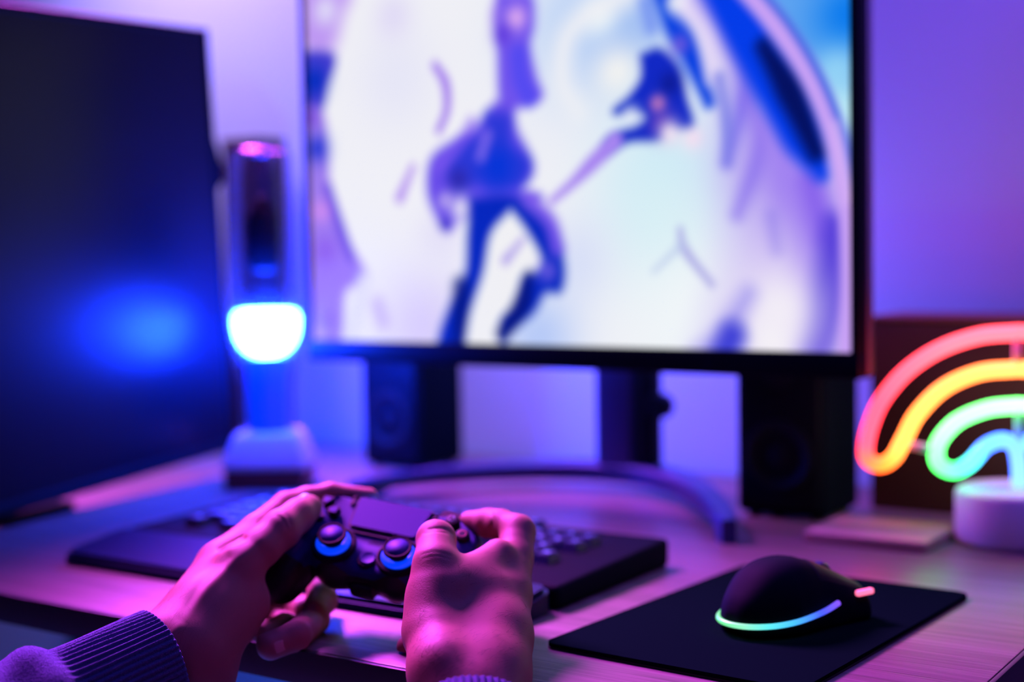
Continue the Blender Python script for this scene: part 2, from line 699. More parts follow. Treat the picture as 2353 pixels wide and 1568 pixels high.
# left margin
poly([(60, -60), (260, -40), (240, 60), (200, 190), (120, 200), (60, 120)], (188, 148, 242), 60)
spot((180, 40), 60, (226, 224, 248), .9)
poly([(80, 200), (210, 215), (185, 330), (160, 420), (80, 440)], (70, 62, 208), 22)
spot((140, 310), 60, (0, 44, 190), 1)
poly([(80, 420), (160, 430), (185, 560), (195, 740), (245, 900), (330, 1060), (250, 1120), (230, 1330), (80, 1360)], (158, 124, 236), 26)
spot((150, 570), 55, (36, 56, 210), 1)
spot((130, 450), 40, (120, 76, 218), .9)
spot((165, 810), 45, (208, 140, 236), 1)
stroke([(190, 720), (240, 880), (280, 990)], [26, 34, 20], (104, 76, 222), 20)
spot((180, 960), 60, (140, 92, 226), .8)
spot((310, 1060), 30, (140, 120, 225), .8)
spot((140, 1300), 50, (206, 170, 242), .9)
spot((190, 1230), 40, (140, 88, 226), .8)
stroke([(380, 1170), (400, 1230)], 40, (196, 176, 238), 40, .9)
stroke([(330, 1080), (270, 1330)], [60, 60], (226, 224, 245), 30)
# thin violet wisps
stroke([(600, 250), (640, 320), (645, 420), (615, 500)], [20, 30, 24, 20], (160, 118, 236), 16)
stroke([(515, 640), (465, 760)], [14, 30], (178, 140, 238), 18)
stroke([(850, -20), (840, 60), (850, 150)], [20, 40, 20], (150, 110, 235), 30)
# the dark smoke figure in the middle
poly([(850, -20), (960, -20), (975, 90), (960, 180), (985, 300), (1005, 370), (940, 400), (860, 410), (845, 250)], (112, 84, 236), 26)
spot((910, 70), 45, (222, 170, 240), 1)
spot((860, 130), 40, (96, 60, 220), .9)
stroke([(920, 210), (930, 300), (960, 370)], 60, (84, 74, 240), 26)
poly([(830, 400), (890, 410), (910, 500), (955, 590), (970, 660), (930, 730), (1000, 760), (800, 800), (700, 830), (650, 880), (610, 830), (575, 730), (590, 610), (680, 540), (760, 490)], (104, 76, 232), 26)
poly([(800, 440), (880, 450), (890, 560), (960, 620), (930, 700), (830, 720), (760, 700), (690, 730), (650, 660), (700, 560), (780, 520)], (44, 56, 214), 34)
spot((840, 640), 80, (0, 52, 214), 1)
spot((690, 690), 45, (44, 36, 160), .8)
spot((640, 860), 24, (50, 44, 190), .9)
stroke([(740, 470), (690, 560), (620, 640)], 26, (130, 90, 240), 26, .7)
spot((700, 800), 46, (228, 224, 242), 1)
spot((640, 770), 30, (196, 180, 238), .9)
stroke([(800, 520), (775, 600)], 30, (140, 110, 238), 20, .8)
poly([(740, 770), (880, 760), (980, 800), (1050, 880), (1090, 1010), (1080, 1110), (1020, 1120), (970, 1200), (860, 1290), (850, 1400), (620, 1400), (620, 1300), (660, 1180), (720, 1060), (730, 900)], (0, 38, 188), 24)
stroke([(960, 770), (1040, 850), (1070, 950)], 40, (120, 84, 234), 30)
stroke([(700, 1100), (700, 1400)], 60, (0, 18, 110), 30, .8)
poly([(890, 815), (940, 880), (1000, 990), (980, 1040), (930, 1060), (900, 1170), (845, 1230), (850, 1380), (730, 1400), (735, 1230), (790, 1050), (820, 900)], (240, 240, 242), 22)
stroke([(935, 920), (870, 1000)], [10, 24], (176, 160, 232), 18)
stroke([(960, 1060), (930, 1170), (860, 1280)], [30, 60, 50], (0, 16, 110), 22, .8)
spot((1030, 1040), 40, (120, 96, 226), .8)
# second dark patch
poly([(1395, 215), (1460, 195), (1530, 260), (1560, 380), (1585, 480), (1520, 490), (1450, 530), (1340, 540), (1250, 590), (1270, 530), (1400, 470), (1390, 430), (1290, 430), (1350, 370), (1395, 300)], (14, 40, 196), 20)
spot((1470, 470), 50, (96, 60, 190), .9)
spot((1455, 395), 28, (214, 130, 190), .9)
spot((1500, 320), 40, (10, 24, 140), .8)
spot((1350, 445), 36, (226, 234, 246), .9)
stroke([(1290, 540), (1200, 630), (1130, 700), (1050, 770)], [50, 44, 26, 16], (168, 134, 240), 18)
spot((1500, 510), 40, (246, 232, 242), .95)
spot((1590, 530), 40, (246, 226, 240), .95)
# bubble: the bands of its right rim
poly([(1600, -40), (1800, -40), (2060, 320), (2180, 700), (2190, 1420), (1640, 1420), (1740, 1050), (1770, 760), (1730, 400)], (196, 176, 242), 150, .85, False)
spot((1930, 640), 190, (166, 140, 240), .8)
poly([(1840, -60), (2300, -60), (2300, 700), (2215, 700), (2170, 520), (2090, 330), (1970, 110)], (96, 164, 240), 20)
spot((2190, 60), 120, (0, 118, 236), .9)
spot((2130, 440), 130, (196, 240, 246), 1)
spot((2140, 270), 70, (150, 214, 246), .8)
stroke([(1470, -20), (1530, 100), (1590, 230), (1650, 390)], [60, 80, 60, 30], (0, 62, 224), 24)
spot((1540, 170), 36, (120, 90, 220), .8)
stroke([(1560, 20), (1640, 120), (1660, 300)], [70, 60, 30], (226, 214, 246), 30)
stroke([(1410, 10), (1430, 100)], 40, (120, 150, 240), 30)
spot((1520, 10), 36, (240, 240, 246), .9)
stroke([(1640, -20), (1740, 130), (1790, 330), (1720, 620)], [60, 80, 60, 20], (112, 96, 236), 40, .8)
stroke([(1690, 300), (1720, 480), (1720, 620)], [30, 36, 16], (120, 124, 230), 24, .8)
stroke([(1810, 380), (1850, 560), (1760, 820)], [40, 50, 20], (136, 112, 236), 40, .85)
stroke([(1880, 480), (1990, 700), (2070, 960), (2010, 1400)], [50, 150, 150, 90], (160, 128, 240), 60, .9)
stroke([(2040, 700), (2090, 900)], 60, (130, 92, 234), 40, .8)
stroke([(1890, 830), (1910, 960)], 30, (150, 130, 235), 30, .7)
stroke([(2130, 860), (2105, 1150), (2030, 1400)], [50, 120, 90], (76, 54, 214), 44, .95)
spot((1920, 1180), 150, (240, 234, 246), 1)
spot((1890, 1310), 110, (244, 240, 246), 1)
stroke([(1800, 1130), (1700, 1300), (1620, 1400)], [30, 60, 90], (150, 140, 236), 50, .8)
stroke([(1740, 1290), (1690, 1400)], 80, (50, 54, 210), 40, .9)
stroke([(1540, 880), (1560, 960), (1660, 1090)], [8, 22, 12], (164, 160, 226), 18, .9)
stroke([(1545, 940), (1440, 1040)], [16, 6], (186, 200, 234), 18, .8)
stroke([(1690, -60), (1790, 110), (1910, 300), (2010, 500), (2080, 660)], [110, 130, 160, 140, 40], (0, 60, 232), 30)
stroke([(1860, 180), (1960, 350), (2060, 580)], [40, 80, 50], (0, 16, 96), 30)
stroke([(1780, -60), (1900, 80), (2040, 290), (2130, 510), (2190, 760), (2205, 1050), (2190, 1420)], [60, 60, 60, 60, 70, 70, 70], (200, 160, 244), 20)
stroke([(1830, -60), (1960, 100), (2080, 300), (2165, 510), (2212, 720)], 14, (30, 80, 220), 16, .8)
stroke([(2140, 480), (2190, 760)], 20, (226, 190, 248), 24, .6)
verts = np.stack([gx - mo.x, np.full_like(gx, SY) - mo.y, gz - mo.z], -1).reshape(-1, 3)
ii = np.arange(nx * nz).reshape(nx, nz)
fc = np.stack([ii[:-1, :-1], ii[1:, :-1], ii[1:, 1:], ii[:-1, 1:]], -1).reshape(-1, 4)
scr_o = np_mesh('screen', verts, fc, attr_emit_mat('screen_picture', 'picture', 1.0), mon)
ca = scr_o.data.color_attributes.new('picture', 'FLOAT_COLOR', 'POINT')
ca.data.foreach_set('color', np.concatenate([np.where(img <= 10.3, img / 255 / 12.92, ((np.maximum(img, 0) / 255 + 0.055) / 1.055) ** 2.4).reshape(-1, 3), np.ones((nx * nz, 1))], 1).astype(np.float32).ravel())
scr_o['label'] = 'glowing screen with white, blue and violet smoke'
# stand: column and a curved foot open to the front
cb = bmesh.new()
rbox(cb, ml(-0.872, 1.455, DESK + 0.012), ml(-0.822, 1.490, 1.06), 0.006, 3)
rbox(cb, ml(-0.872, MY + 0.07, 1.04), ml(-0.822, 1.490, 1.12), 0.006, 3)
from_bm('stand_column', cb, M['gunmetal'], mon, auto=35)
cb = bmesh.new()
rbox(cb, ml(-0.822, 1.457, DESK + 0.014), ml(-0.796, 1.488, 1.05), 0.005, 3)
from_bm('column_cover', cb, M['black'], mon, auto=35)
from_bm('cable_clip', lathe_bm([(0, -.012), (.013, -.012), (.015, -.008), (.015, .008), (.013, .012), (0, .012)], 24), M['black'], mon, auto=35,
        mtx=Matrix.Translation(ml(-0.79, 1.468, 0.855)) @ Matrix.Rotation(math.pi / 2, 4, 'X'))
foot = spline([(-1.085, 1.255), (-1.035, 1.36), (-0.95, 1.445), (-0.84, 1.475), (-0.742, 1.43), (-0.656, 1.335), (-0.598, 1.25)], 60)
fb = bmesh.new()
rows = []
for i in range(60):
    t = foot[min(i + 1, 59)] - foot[max(i - 1, 0)]
    t /= np.linalg.norm(t)
    nn = np.array((-t[1], t[0]))
    u = abs(i / 59 * 2 - 1)
    wd = 0.030 - 0.016 * u
    zt = 0.034 - 0.010 * u * u
    zb = 0.0 if u > 0.93 else min(0.012, (0.93 - u) * 0.22)
    if i < 2 or i > 57:
        wd *= 0.75
    row = []
    for s_, z in ((-1, zb), (-1, zt - .003), (-.8, zt), (.8, zt), (1, zt - .003), (1, zb)):
        p = foot[i] + nn * wd * 0.5 * s_ * 1.4
        row.append(fb.verts.new(ml(p[0], p[1], DESK + z)))
    rows.append(row)
for a, b in zip(rows, rows[1:]):
    for k in range(6):
        fb.faces.new((a[k], a[(k + 1) % 6], b[(k + 1) % 6], b[k]))
fb.faces.new(rows[0])
fb.faces.new(rows[-1])
bmesh.ops.recalc_face_normals(fb, faces=fb.faces)
o = from_bm('stand_foot', fb, M['gunmetal'], mon, auto=40)

# ------------------------------------------------------------------ dark screen on the left
_a = Vector((-1.352, 1.335, 0))
_b = Vector((-1.300, 0.945, 0))
_d = (_b - _a).normalized()
yaw2 = math.atan2(_d.y, _d.x)
DW, DH = 0.80, 0.545
dm = empty('monitor', (_a.x, _a.y, DESK), 'dark switched-off monitor standing at the left, reflecting a blue glow', 'monitor',
           mtx=Matrix.Translation(_a + Vector((0, 0, DESK))) @ Matrix.Rotation(yaw2, 4, 'Z'))
# local x runs towards the viewer along the panel, local y is the front (+X of the room)
t4 = Matrix.Translation((0, 0, 0.036)) @ Matrix.Rotation(math.radians(3.0), 4, 'Y')
bz = bmesh.new()
rbox(bz, (0, -0.022, 0), (DW, 0.0, 0.014), 0.002, 2)
rbox(bz, (0, -0.022, DH - 0.008), (DW, 0.0, DH), 0.002, 2)
rbox(bz, (0, -0.022, 0.01), (0.008, 0.0, DH - 0.005), 0.002, 2)
rbox(bz, (DW - 0.008, -0.022, 0.01), (DW, 0.0, DH - 0.005), 0.002, 2)
from_bm('bezel', bz, M['black'], dm, auto=35, mtx=t4)
box('screen', (0.007, -0.012, 0.013), (DW - 0.007, -0.002, DH - 0.007), 0.0, M['darkscreen'], dm, mtx=t4)
prof = [(0.0, DH - 0.004), (-0.004, DH - 0.09), (-0.012, DH - 0.12), (-0.026, DH - 0.155), (-0.032, DH - 0.175), (-0.030, DH - 0.195), (-0.012, DH - 0.21), (0.0, DH - 0.225)]
hb = bmesh.new()
rbox(hb, (0.003, -0.034, 0.004), (DW - 0.003, -0.018, DH - 0.004), 0.004, 2)
rbox(hb, (0.2, -0.075, 0.10), (DW - 0.2, -0.03, 0.40), 0.02, 3)
va = [hb.verts.new((x, -0.016, z)) for x, z in prof]
vb = [hb.verts.new((x * 0.8, -0.045, z)) for x, z in prof]
vc = [hb.verts.new((0.05, -0.016, z)) for x, z in prof]
vd = [hb.verts.new((0.05, -0.045, z)) for x, z in prof]
for k in range(len(prof) - 1):
    hb.faces.new((va[k], va[k + 1], vb[k + 1], vb[k]))
    hb.faces.new((va[k], vc[k], vc[k + 1], va[k + 1]))
    hb.faces.new((vb[k], vb[k + 1], vd[k + 1], vd[k]))
bmesh.ops.recalc_face_normals(hb, faces=hb.faces)
from_bm('back_housing', hb, M['black_matte'], dm, auto=40, mtx=t4)
sb = bmesh.new()
rbox(sb, (DW / 2 - 0.03, -0.10, 0.008), (DW / 2 + 0.03, -0.07, 0.30), 0.006, 2)
from_bm('stand_column', sb, M['black'], dm, auto=35)
box('stand_base', (DW / 2 - 0.13, -0.20, 0.0005), (DW / 2 - 0.02, -0.02, 0.010), 0.004, M['black'], dm)

# ------------------------------------------------------------------ speakers
def make_speaker(x, y, label):
    s = empty('speaker', (x, y, DESK), label, 'speaker', group='black desk speakers')
    W, Dp, H = 0.102, 0.095, 0.215
    box('cabinet', (-W / 2, -Dp / 2, 0.004), (W / 2, Dp / 2, H), 0.006, M['black_matte'], s)
    box('grille', (-W / 2 + 0.006, -Dp / 2 - 0.004, 0.012), (W / 2 - 0.006, -Dp / 2 + 0.002, H - 0.008), 0.003, M['black'], s)
    front = Matrix.Translation((0, -Dp / 2 - 0.0035, 0.068)) @ Matrix.Rotation(math.pi / 2, 4, 'X')
    from_bm('woofer', lathe_bm([(0.038, 0), (0.038, 0.003), (0.034, 0.004), (0.030, 0.002), (0.018, -0.0015), (0.010, 0.001), (0, 0.003)], 40),
            M['speakercone'], s, auto=40, mtx=front)
    front2 = Matrix.Translation((0, -Dp / 2 - 0.0035, 0.158)) @ Matrix.Rotation(math.pi / 2, 4, 'X')
    from_bm('tweeter', lathe_bm([(0.019, 0), (0.019, 0.002), (0.015, 0.002), (0.010, 0.003), (0, 0.005)], 32), M['speakercone'], s, auto=40, mtx=front2)
    for sx in (-1, 1):
        for sy in (-1, 1):
            from_bm('foot', lathe_bm([(0, 0), (0.007, 0), (0.007, 0.005), (0, 0.005)], 16), M['pad_edge'], s, auto=40,
                    mtx=Matrix.Translation((sx * 0.036, sy * 0.034, 0)))
    return s


M['speakercone'] = mat('speaker_cone', (0.003, 0.010, 0.013), 0.6, spec=0.15)
make_speaker(-0.607, 1.442, 'black desk speaker below the right end of the lit monitor')
make_speaker(-1.205, 1.528, 'black desk speaker beside the glowing lamp, under the monitor')

# ------------------------------------------------------------------ brown boxes by the wall
def brown_box(name, lo, hi, label, cat):
    c = ((lo[0] + hi[0]) / 2, (lo[1] + hi[1]) / 2, lo[2])
    s = empty(name, c, label, cat)
    L_ = tuple(lo[i] - c[i] for i in range(3))
    H_ = tuple(hi[i] - c[i] for i in range(3))
    box('body', L_, (H_[0], H_[1], H_[2] - 0.006), 0.003, M['brown'], s)
    box('lid', (L_[0] - 0.001, L_[1] - 0.001, H_[2] - 0.006), (H_[0] + 0.001, H_[1] + 0.001, H_[2]), 0.002, M['redwood'], s)
    return s


brown_box('storage_box', (-0.547, 1.50, DESK), (-0.275, 1.60, DESK + 0.212), 'wide dark brown box behind the rainbow lamp', 'box')
brown_box('storage_box', (-1.585, 1.555, DESK), (-1.512, 1.62, DESK + 0.468), 'tall narrow dark brown box behind the glowing glass lamp', 'box')

# thin pale board on the desk
nb = box('wooden_board', (-0.540, 1.295, DESK), (-0.420, 1.395, DESK + 0.011), 0.002, M['note'])
tag(nb, 'thin pale brown wooden board lying flat in front of the dark box', 'board')

# ------------------------------------------------------------------ glowing lamp
lamp = empty('table_lamp', (-1.258, 1.303, DESK), 'tall clear glass lamp with a bright white glowing bowl', 'lamp')
M['lampbowl'] = mat('lamp_bowl', (0.9, 0.9, 0.95), 0.4, emit=(0.006, 0.035, 1.0), estr=640.0)
M['bluecol'] = mat('blue_tube', (0.02, 0.10, 0.55), 0.3, emit=(0.0, 0.05, 0.9), estr=0.75)
rz = Matrix.Rotation(math.radians(32), 4, 'Z')
box('base_block', (-0.05, -0.042, 0.0), (0.05, 0.042, 0.024), 0.003, M['redwood'], lamp, mtx=rz)
pb_ = bmesh.new()
rbox(pb_, (-0.056, -0.046, 0.024), (0.056, 0.046, 0.070), 0.008, 3)
for v in pb_.verts:
    k_ = 1 - 0.32 * (v.co.z - 0.024) / 0.046
    v.co.x *= k_
    v.co.y *= k_
from_bm('plinth', pb_, M['white'], lamp, auto=40, mtx=rz)
from_bm('glass_tube', lathe_bm([(0.034, 0.068), (0.0345, 0.12), (0.040, 0.16), (0.046, 0.19), (0.0475, 0.23), (0.044, 0.30), (0.042, 0.37), (0.038, 0.415), (0.034, 0.422),
                                (0.033, 0.419), (0.037, 0.412), (0.041, 0.37), (0.043, 0.30), (0.0462, 0.23), (0.0448, 0.19), (0.0386, 0.16), (0.033, 0.12), (0.0325, 0.068)], 56),
        M['glass'], lamp, smooth=True)
from_bm('inner_tube', lathe_bm([(0, 0.070), (0.026, 0.070), (0.027, 0.10), (0.026, 0.163), (0.0, 0.163)], 40), M['bluecol'], lamp, auto=40)
from_bm('light_bowl', lathe_bm([(0, 0.162), (0.012, 0.163), (0.023, 0.167), (0.032, 0.175), (0.0385, 0.187), (0.0412, 0.202), (0.0412, 0.212), (0.038, 0.219), (0.032, 0.221), (0.02, 0.218), (0, 0.217)], 56),
        M['lampbowl'], lamp, smooth=True)
from_bm('inner_cap', lathe_bm([(0, 0.268), (0.020, 0.272), (0.024, 0.285), (0.024, 0.335), (0.016, 0.35), (0.010, 0.362), (0, 0.364)], 32), M['black'], lamp, auto=40)
# ------------------------------------------------------------------ keyboard
KX0, KX1 = -1.112, -0.602
kb = empty('keyboard', ((KX0 + KX1) / 2, 1.0, DESK), 'black mechanical keyboard with wrist rest in front of the monitor', 'keyboard')


def kl(x, y, z):
    return (x - kb.location.x, y - kb.location.y, z)


# case: a wedge
cs = bmesh.new()
rbox(cs, kl(KX0, 0.945, 0.0), kl(KX1, 1.135, 0.026), 0.005, 3)
for v in cs.verts:
    if v.co.z > 0.012:
        v.co.z -= 0.006 * (1 - (v.co.y + 0.055) / 0.19)
from_bm('case', cs, M['black_matte'], kb, auto=35)
wr = bmesh.new()
rbox(wr, kl(KX0 + 0.002, 0.862, 0.0), kl(KX1 - 0.002, 0.9435, 0.022), 0.014, 5, 'z')
bmesh.ops.bevel(wr, geom=[e for e in wr.edges if e.verts[0].co.z > 0.02 and e.verts[1].co.z > 0.02], offset=0.004, segments=2, affect='EDGES')
for v in wr.verts:
    if v.co.z > 0.01:
        v.co.z -= 0.011 * max(0, min(1, (-0.0565 - v.co.y) / 0.0815)) ** 1.2
from_bm('wrist_rest', wr, M['wrist'], kb, auto=35)
M['key'] = mat('keycap', (0.014, 0.028, 0.085), 0.45, spec=0.2, bump=(1500, 0.05, 0.0002))
M['legend'] = mat('key_legend', (0.3, 0.35, 0.6), 0.5, emit=(0.03, 0.12, 0.9), estr=1.6)
_key_mesh = {}
_leg_mesh = {}
DG = None


def key_mesh(wu):
    if wu not in _key_mesh:
        b = bmesh.new()
        hw, hd, H = wu * 0.00952 - 0.0006, 0.0106, 0.0085
        lo = [b.verts.new((sx * hw, sy * hd, 0)) for sx, sy in ((-1, -1), (1, -1), (1, 1), (-1, 1))]
        hi = [b.verts.new((sx * (hw - 0.0026), sy * (hd - 0.0022) + 0.0008, H)) for sx, sy in ((-1, -1), (1, -1), (1, 1), (-1, 1))]
        b.faces.new(lo[::-1])
        top = b.faces.new(hi)
        for k in range(4):
            b.faces.new((lo[k], lo[(k + 1) % 4], hi[(k + 1) % 4], hi[k]))
        es = [e for e in b.edges if not (e.verts[0].co.z < 1e-6 and e.verts[1].co.z < 1e-6)]
        bmesh.ops.bevel(b, geom=es, offset=0.0011, segments=2, affect='EDGES')
        me = bpy.data.meshes.new('keycap')
        b.to_mesh(me)
        b.free()
        for p in me.polygons:
            p.use_smooth = True
        me.set_sharp_from_angle(angle=math.radians(40)) if hasattr(me, 'set_sharp_from_angle') else None
        me.materials.append(M['key'])
        _key_mesh[wu] = me
    return _key_mesh[wu]


def text_mesh(s, size, depth=0.0002):
    cu = bpy.data.curves.new('txt', 'FONT')
    cu.body = s
    cu.size = size
    cu.extrude = depth
    cu.resolution_u = 2
    cu.align_x = 'CENTER'
    cu.align_y = 'CENTER'
    ob = bpy.data.objects.new('txt', cu)
    COL.objects.link(ob)
    dg = bpy.context.evaluated_depsgraph_get()
    dg.update()
    me = bpy.data.meshes.new_from_object(ob.evaluated_get(dg))
    bpy.data.objects.remove(ob)
    bpy.data.curves.remove(cu)
    me.materials.clear()
    return me


def legend_mesh(s):
    if s not in _leg_mesh:
        me = text_mesh(s, 0.0072 if len(s) == 1 else 0.0046)
        me.materials.append(M['legend'])
        me.name = 'legend'
        _leg_mesh[s] = me
    return _leg_mesh[s]


U = 0.01905
kx0 = KX0 + 0.045
rowsY = [1.114, 1.081, 1.058, 1.035, 1.012, 0.989]
layout = [
    [('Esc', 1, 0)] + [('F%d' % (i + 1), 1, 2 + i + (i // 4) * 0.5) for i in range(12)] + [('Prt', 1, 15.25), ('Scr', 1, 16.25), ('Pau', 1, 17.25)],
    [(c, 1, i) for i, c in enumerate('`1234567890-=')] + [('Back', 2, 13), ('Ins', 1, 15.25), ('Home', 1, 16.25), ('PgU', 1, 17.25), ('Num', 1, 18.5), ('/', 1, 19.5), ('*', 1, 20.5), ('-', 1, 21.5)],
    [('Tab', 1.5, 0)] + [(c, 1, 1.5 + i) for i, c in enumerate('QWERTYUIOP[]')] + [('\\', 1.5, 13.5), ('Del', 1, 15.25), ('End', 1, 16.25), ('PgD', 1, 17.25), ('7', 1, 18.5), ('8', 1, 19.5), ('9', 1, 20.5), ('+', 1, 21.5)],
    [('Caps', 1.75, 0)] + [(c, 1, 1.75 + i) for i, c in enumerate("ASDFGHJKL;'")] + [('Enter', 2.25, 12.75), ('4', 1, 18.5), ('5', 1, 19.5), ('6', 1, 20.5)],
    [('Shift', 2.25, 0)] + [(c, 1, 2.25 + i) for i, c in enumerate('ZXCVBNM,./')] + [('Shift', 2.75, 12.25), ('^', 1, 16.25), ('1', 1, 18.5), ('2', 1, 19.5), ('3', 1, 20.5), ('Ent', 1, 21.5)],
    [('Ctrl', 1.25, 0), ('Alt', 1.25, 2.5), ('', 6.25, 3.75), ('Alt', 1.25, 10), ('Fn', 1.25, 12.5), ('Ctrl', 1.25, 13.75), ('<', 1, 15.25), ('v', 1, 16.25), ('>', 1, 17.25), ('0', 2, 18.5), ('.', 1, 20.5)],
]
for r, row in enumerate(layout):
    y = rowsY[r]
    z = 0.026 - 0.006 * (1 - (y - 1.0 + 0.055) / 0.19) - 0.0005
    for s, wu, u in row:
        x = kx0 + (u + wu / 2) * U * 0.98
        k = link('keycap', key_mesh(wu), None, kb, loc=kl(x, y, z))
        if s:
            link('legend', legend_mesh(s), None, k, loc=(0, 0.0012, 0.0086))

# ------------------------------------------------------------------ mouse pad
pad_bm = bmesh.new()
rbox(pad_bm, (-0.1015, -0.155, 0.0006), (0.1015, 0.155, 0.0046), 0.010, 5, 'z')
pm = from_bm('mouse_pad', pad_bm, M['pad'], None, auto=35, mtx=Matrix.Translation((-0.4455, 0.9995, DESK)) @ Matrix.Rotation(math.radians(-3.2), 4, 'Z'))
pr = bmesh.new()
tag(pm, 'black cloth mouse pad lying under the mouse', 'mouse pad')
rbox(pr, (-0.1017, -0.1552, 0.0), (0.1017, 0.1552, 0.0016), 0.010, 5, 'z')
from_bm('rubber_base', pr, M['pad_edge'], pm, auto=35)

# ------------------------------------------------------------------ mouse
p0 = on_z(1790, 1430, DESK + 0.0046)
mouse_yaw = math.radians(-34)
ms = empty('computer_mouse', (-0.423, 0.989, DESK + 0.0046), 'black gaming mouse with a green and blue light strip', 'mouse', rotz=math.radians(-22))
# local: +y is the nose of the mouse, height profile by y, width by y
_yc = np.array([-0.062, -0.055, -0.035, -0.010, 0.015, 0.040, 0.055, 0.062])
_hh = np.array([0.015, 0.028, 0.047, 0.052, 0.046, 0.034, 0.0265, 0.017])
_hw = np.array([0.018, 0.026, 0.0325, 0.0315, 0.0290, 0.0305, 0.0300, 0.024])


def mouse_fun(P):
    y = P[..., 1]
    H = np.interp(y, _yc, _hh)
    W = np.interp(y, _yc, _hw)
    q = np.sqrt((np.abs(P[..., 0]) / W) ** 2.6 + (np.maximum(P[..., 2] - 0.004, 0) / np.maximum(H - 0.004, 1e-3)) ** 2.4 + 1e-9)
    d = (q - 1) * 0.016
    d = np.maximum(d, np.abs(y) - 0.0625)
    d = np.maximum(d, 0.0015 - P[..., 2])
    d2 = sd_rbox(P, (0, 0, 0), (0.06, 0.0625, 0.08), 0.004)
    return smax(d, d2, 0.01)


def smax(a, b, k):
    return -smin(-a, -b, k)


# curves of height and width must be smooth
_ys = np.linspace(-0.0625, 0.0625, 80)
_cs = spline(np.c_[_yc, _hh, _hw], 120)
_yc, _hh, _hw = _cs[:, 0], _cs[:, 1], _cs[:, 2]
_hw = np.where(_yc < -0.018, 0.0325 * np.sqrt(np.maximum(1 - ((_yc + 0.018) / 0.0445) ** 2, 0.0004)), np.maximum(_hw, 0.0295 * (_yc < 0.03)))
v, f_ = nets(mouse_fun, (-0.042, -0.07, -0.004), (0.042, 0.07, 0.060), 0.0014)
np_mesh('shell', v, f_, M['black_matte'], ms)


def surf_z(x, y):
    H = np.interp(y, _yc, _hh)
    W = np.interp(y, _yc, _hw)
    t = max(0.0, 1 - (abs(x) / W) ** 2.6)
    return 0.004 + (H - 0.004) * t ** (1 / 2.4)


M['mousebtn'] = mat('mouse_button', (0.003, 0.008, 0.011), 0.55, spec=0.12)
for sx in (-1, 1):
    b = bmesh.new()
    g = []
    for i in range(10):
        x = sx * (0.0045 + i / 9 * 0.0205)
        g.append([b.verts.new((x, y, surf_z(x, y) + 0.0007 * (1 if 0 < i < 9 and 0 < j < 17 else -1))) for j, y in enumerate(np.linspace(0.004, 0.057, 18))])
    for i in range(9):
        for j in range(17):
            b.faces.new((g[i][j], g[i + 1][j], g[i + 1][j + 1], g[i][j + 1]))
    bmesh.ops.recalc_face_normals(b, faces=b.faces)
    o = from_bm('button', b, M['mousebtn'], ms, smooth=True)
from_bm('scroll_wheel', lathe_bm([(0, -.0035), (.010, -.0035), (.0112, -.002), (.0112, .002), (.010, .0035), (0, .0035)], 32), M['gunmetal'], ms, auto=40,
        mtx=Matrix.Translation((0, 0.030, 0.0315)) @ Matrix.Rotation(math.pi / 2, 4, 'Y'))
# light strip round the tail
M['strip'] = attr_emit_mat('mouse_light', 'glow', 1.25)


def ring_strip(pts, cols, rad, name, parent, material):
    P = spline(pts, 70)
    b = tube_bm(P, rad, 10)
    o = from_bm(name, b, material, parent, smooth=True)
    me = o.data
    ca = me.color_attributes.new('glow', 'FLOAT_COLOR', 'POINT')
    k = np.array([lin(c) for c in cols])
    co = np.array([v.co[:] for v in me.vertices])
    d = ((co[:, None, :] - P[None]) ** 2).sum(-1).argmin(1) / 69.0
    uu = np.linspace(0, 1, len(k))
    c = np.stack([np.interp(d, uu, k[:, i]) for i in range(3)] + [np.ones(len(d))], -1)
    ca.data.foreach_set('color', c.astype(np.float32).ravel())
    return o


def rim(a, z, grow=0.0008):
    """point on the outline at angle a about the tail (0 = straight back)"""
    return ((0.0325 + grow) * math.sin(a), -0.018 - (0.0445 + grow) * math.cos(a), z)


strip_pts = [rim(-1.3, 0.0112), rim(-1.1, 0.0105), rim(-0.75, 0.0098), rim(-0.4, 0.0095), rim(0.0, 0.0095), rim(0.4, 0.0095), rim(0.75, 0.0098), rim(1.1, 0.0105), rim(1.5, 0.0120), (0.0328, 0.002, 0.0150), (0.0312, 0.018, 0.0185)]
o = ring_strip(strip_pts, [(60, 215, 140), (80, 225, 110), (120, 235, 140), (110, 232, 150), (140, 232, 190), (90, 225, 225), (70, 185, 250), (70, 90, 255), (130, 80, 255)], 0.0021, 'light_strip', ms, M['strip'])
o['label'] = 'green to blue light strip round the tail'
o = from_bm('side_light', rbox(bmesh.new(), (0.0265, 0.040, 0.0195), (0.0312, 0.057, 0.0240), 0.0015, 2), mat('mouse_red_light', (0.8, 0.2, 0.3), 0.4, emit=(1.0, 0.16, 0.32), estr=1.6), ms, auto=35)
o['label'] = 'small red light at the nose'

# ------------------------------------------------------------------ neon rainbow lamp
NP = on_z(2338, 1245, DESK)  # base centre on the desk
nl = empty('neon_lamp', (NP.x, NP.y, DESK), 'rainbow neon lamp on a round white base', 'lamp', rotz=math.radians(30))
ND = (Vector((NP.x, NP.y, 0)) - Vector((0, 0, 0))).dot(Vector((CF.x, CF.y, 0)).normalized())
K = ND / F_PX


def nn(px, py):
    """picture plane of the rainbow, stand in the middle: pixel offset to local metres"""
    return ((px - 2338) * K, 0.0, (NZ0 - py) * K)


NZ0 = 1245 - 0.0 / K
from_bm('base', lathe_bm([(0, 0), (0.054, 0), (0.0575, 0.003), (0.058, 0.006), (0.058, 0.046), (0.0565, 0.050), (0.053, 0.0525), (0.0, 0.0535)], 72), M['white'], nl, auto=45)
M['neon'] = attr_emit_mat('neon_tube', 'glow', 1.25, 0.4)


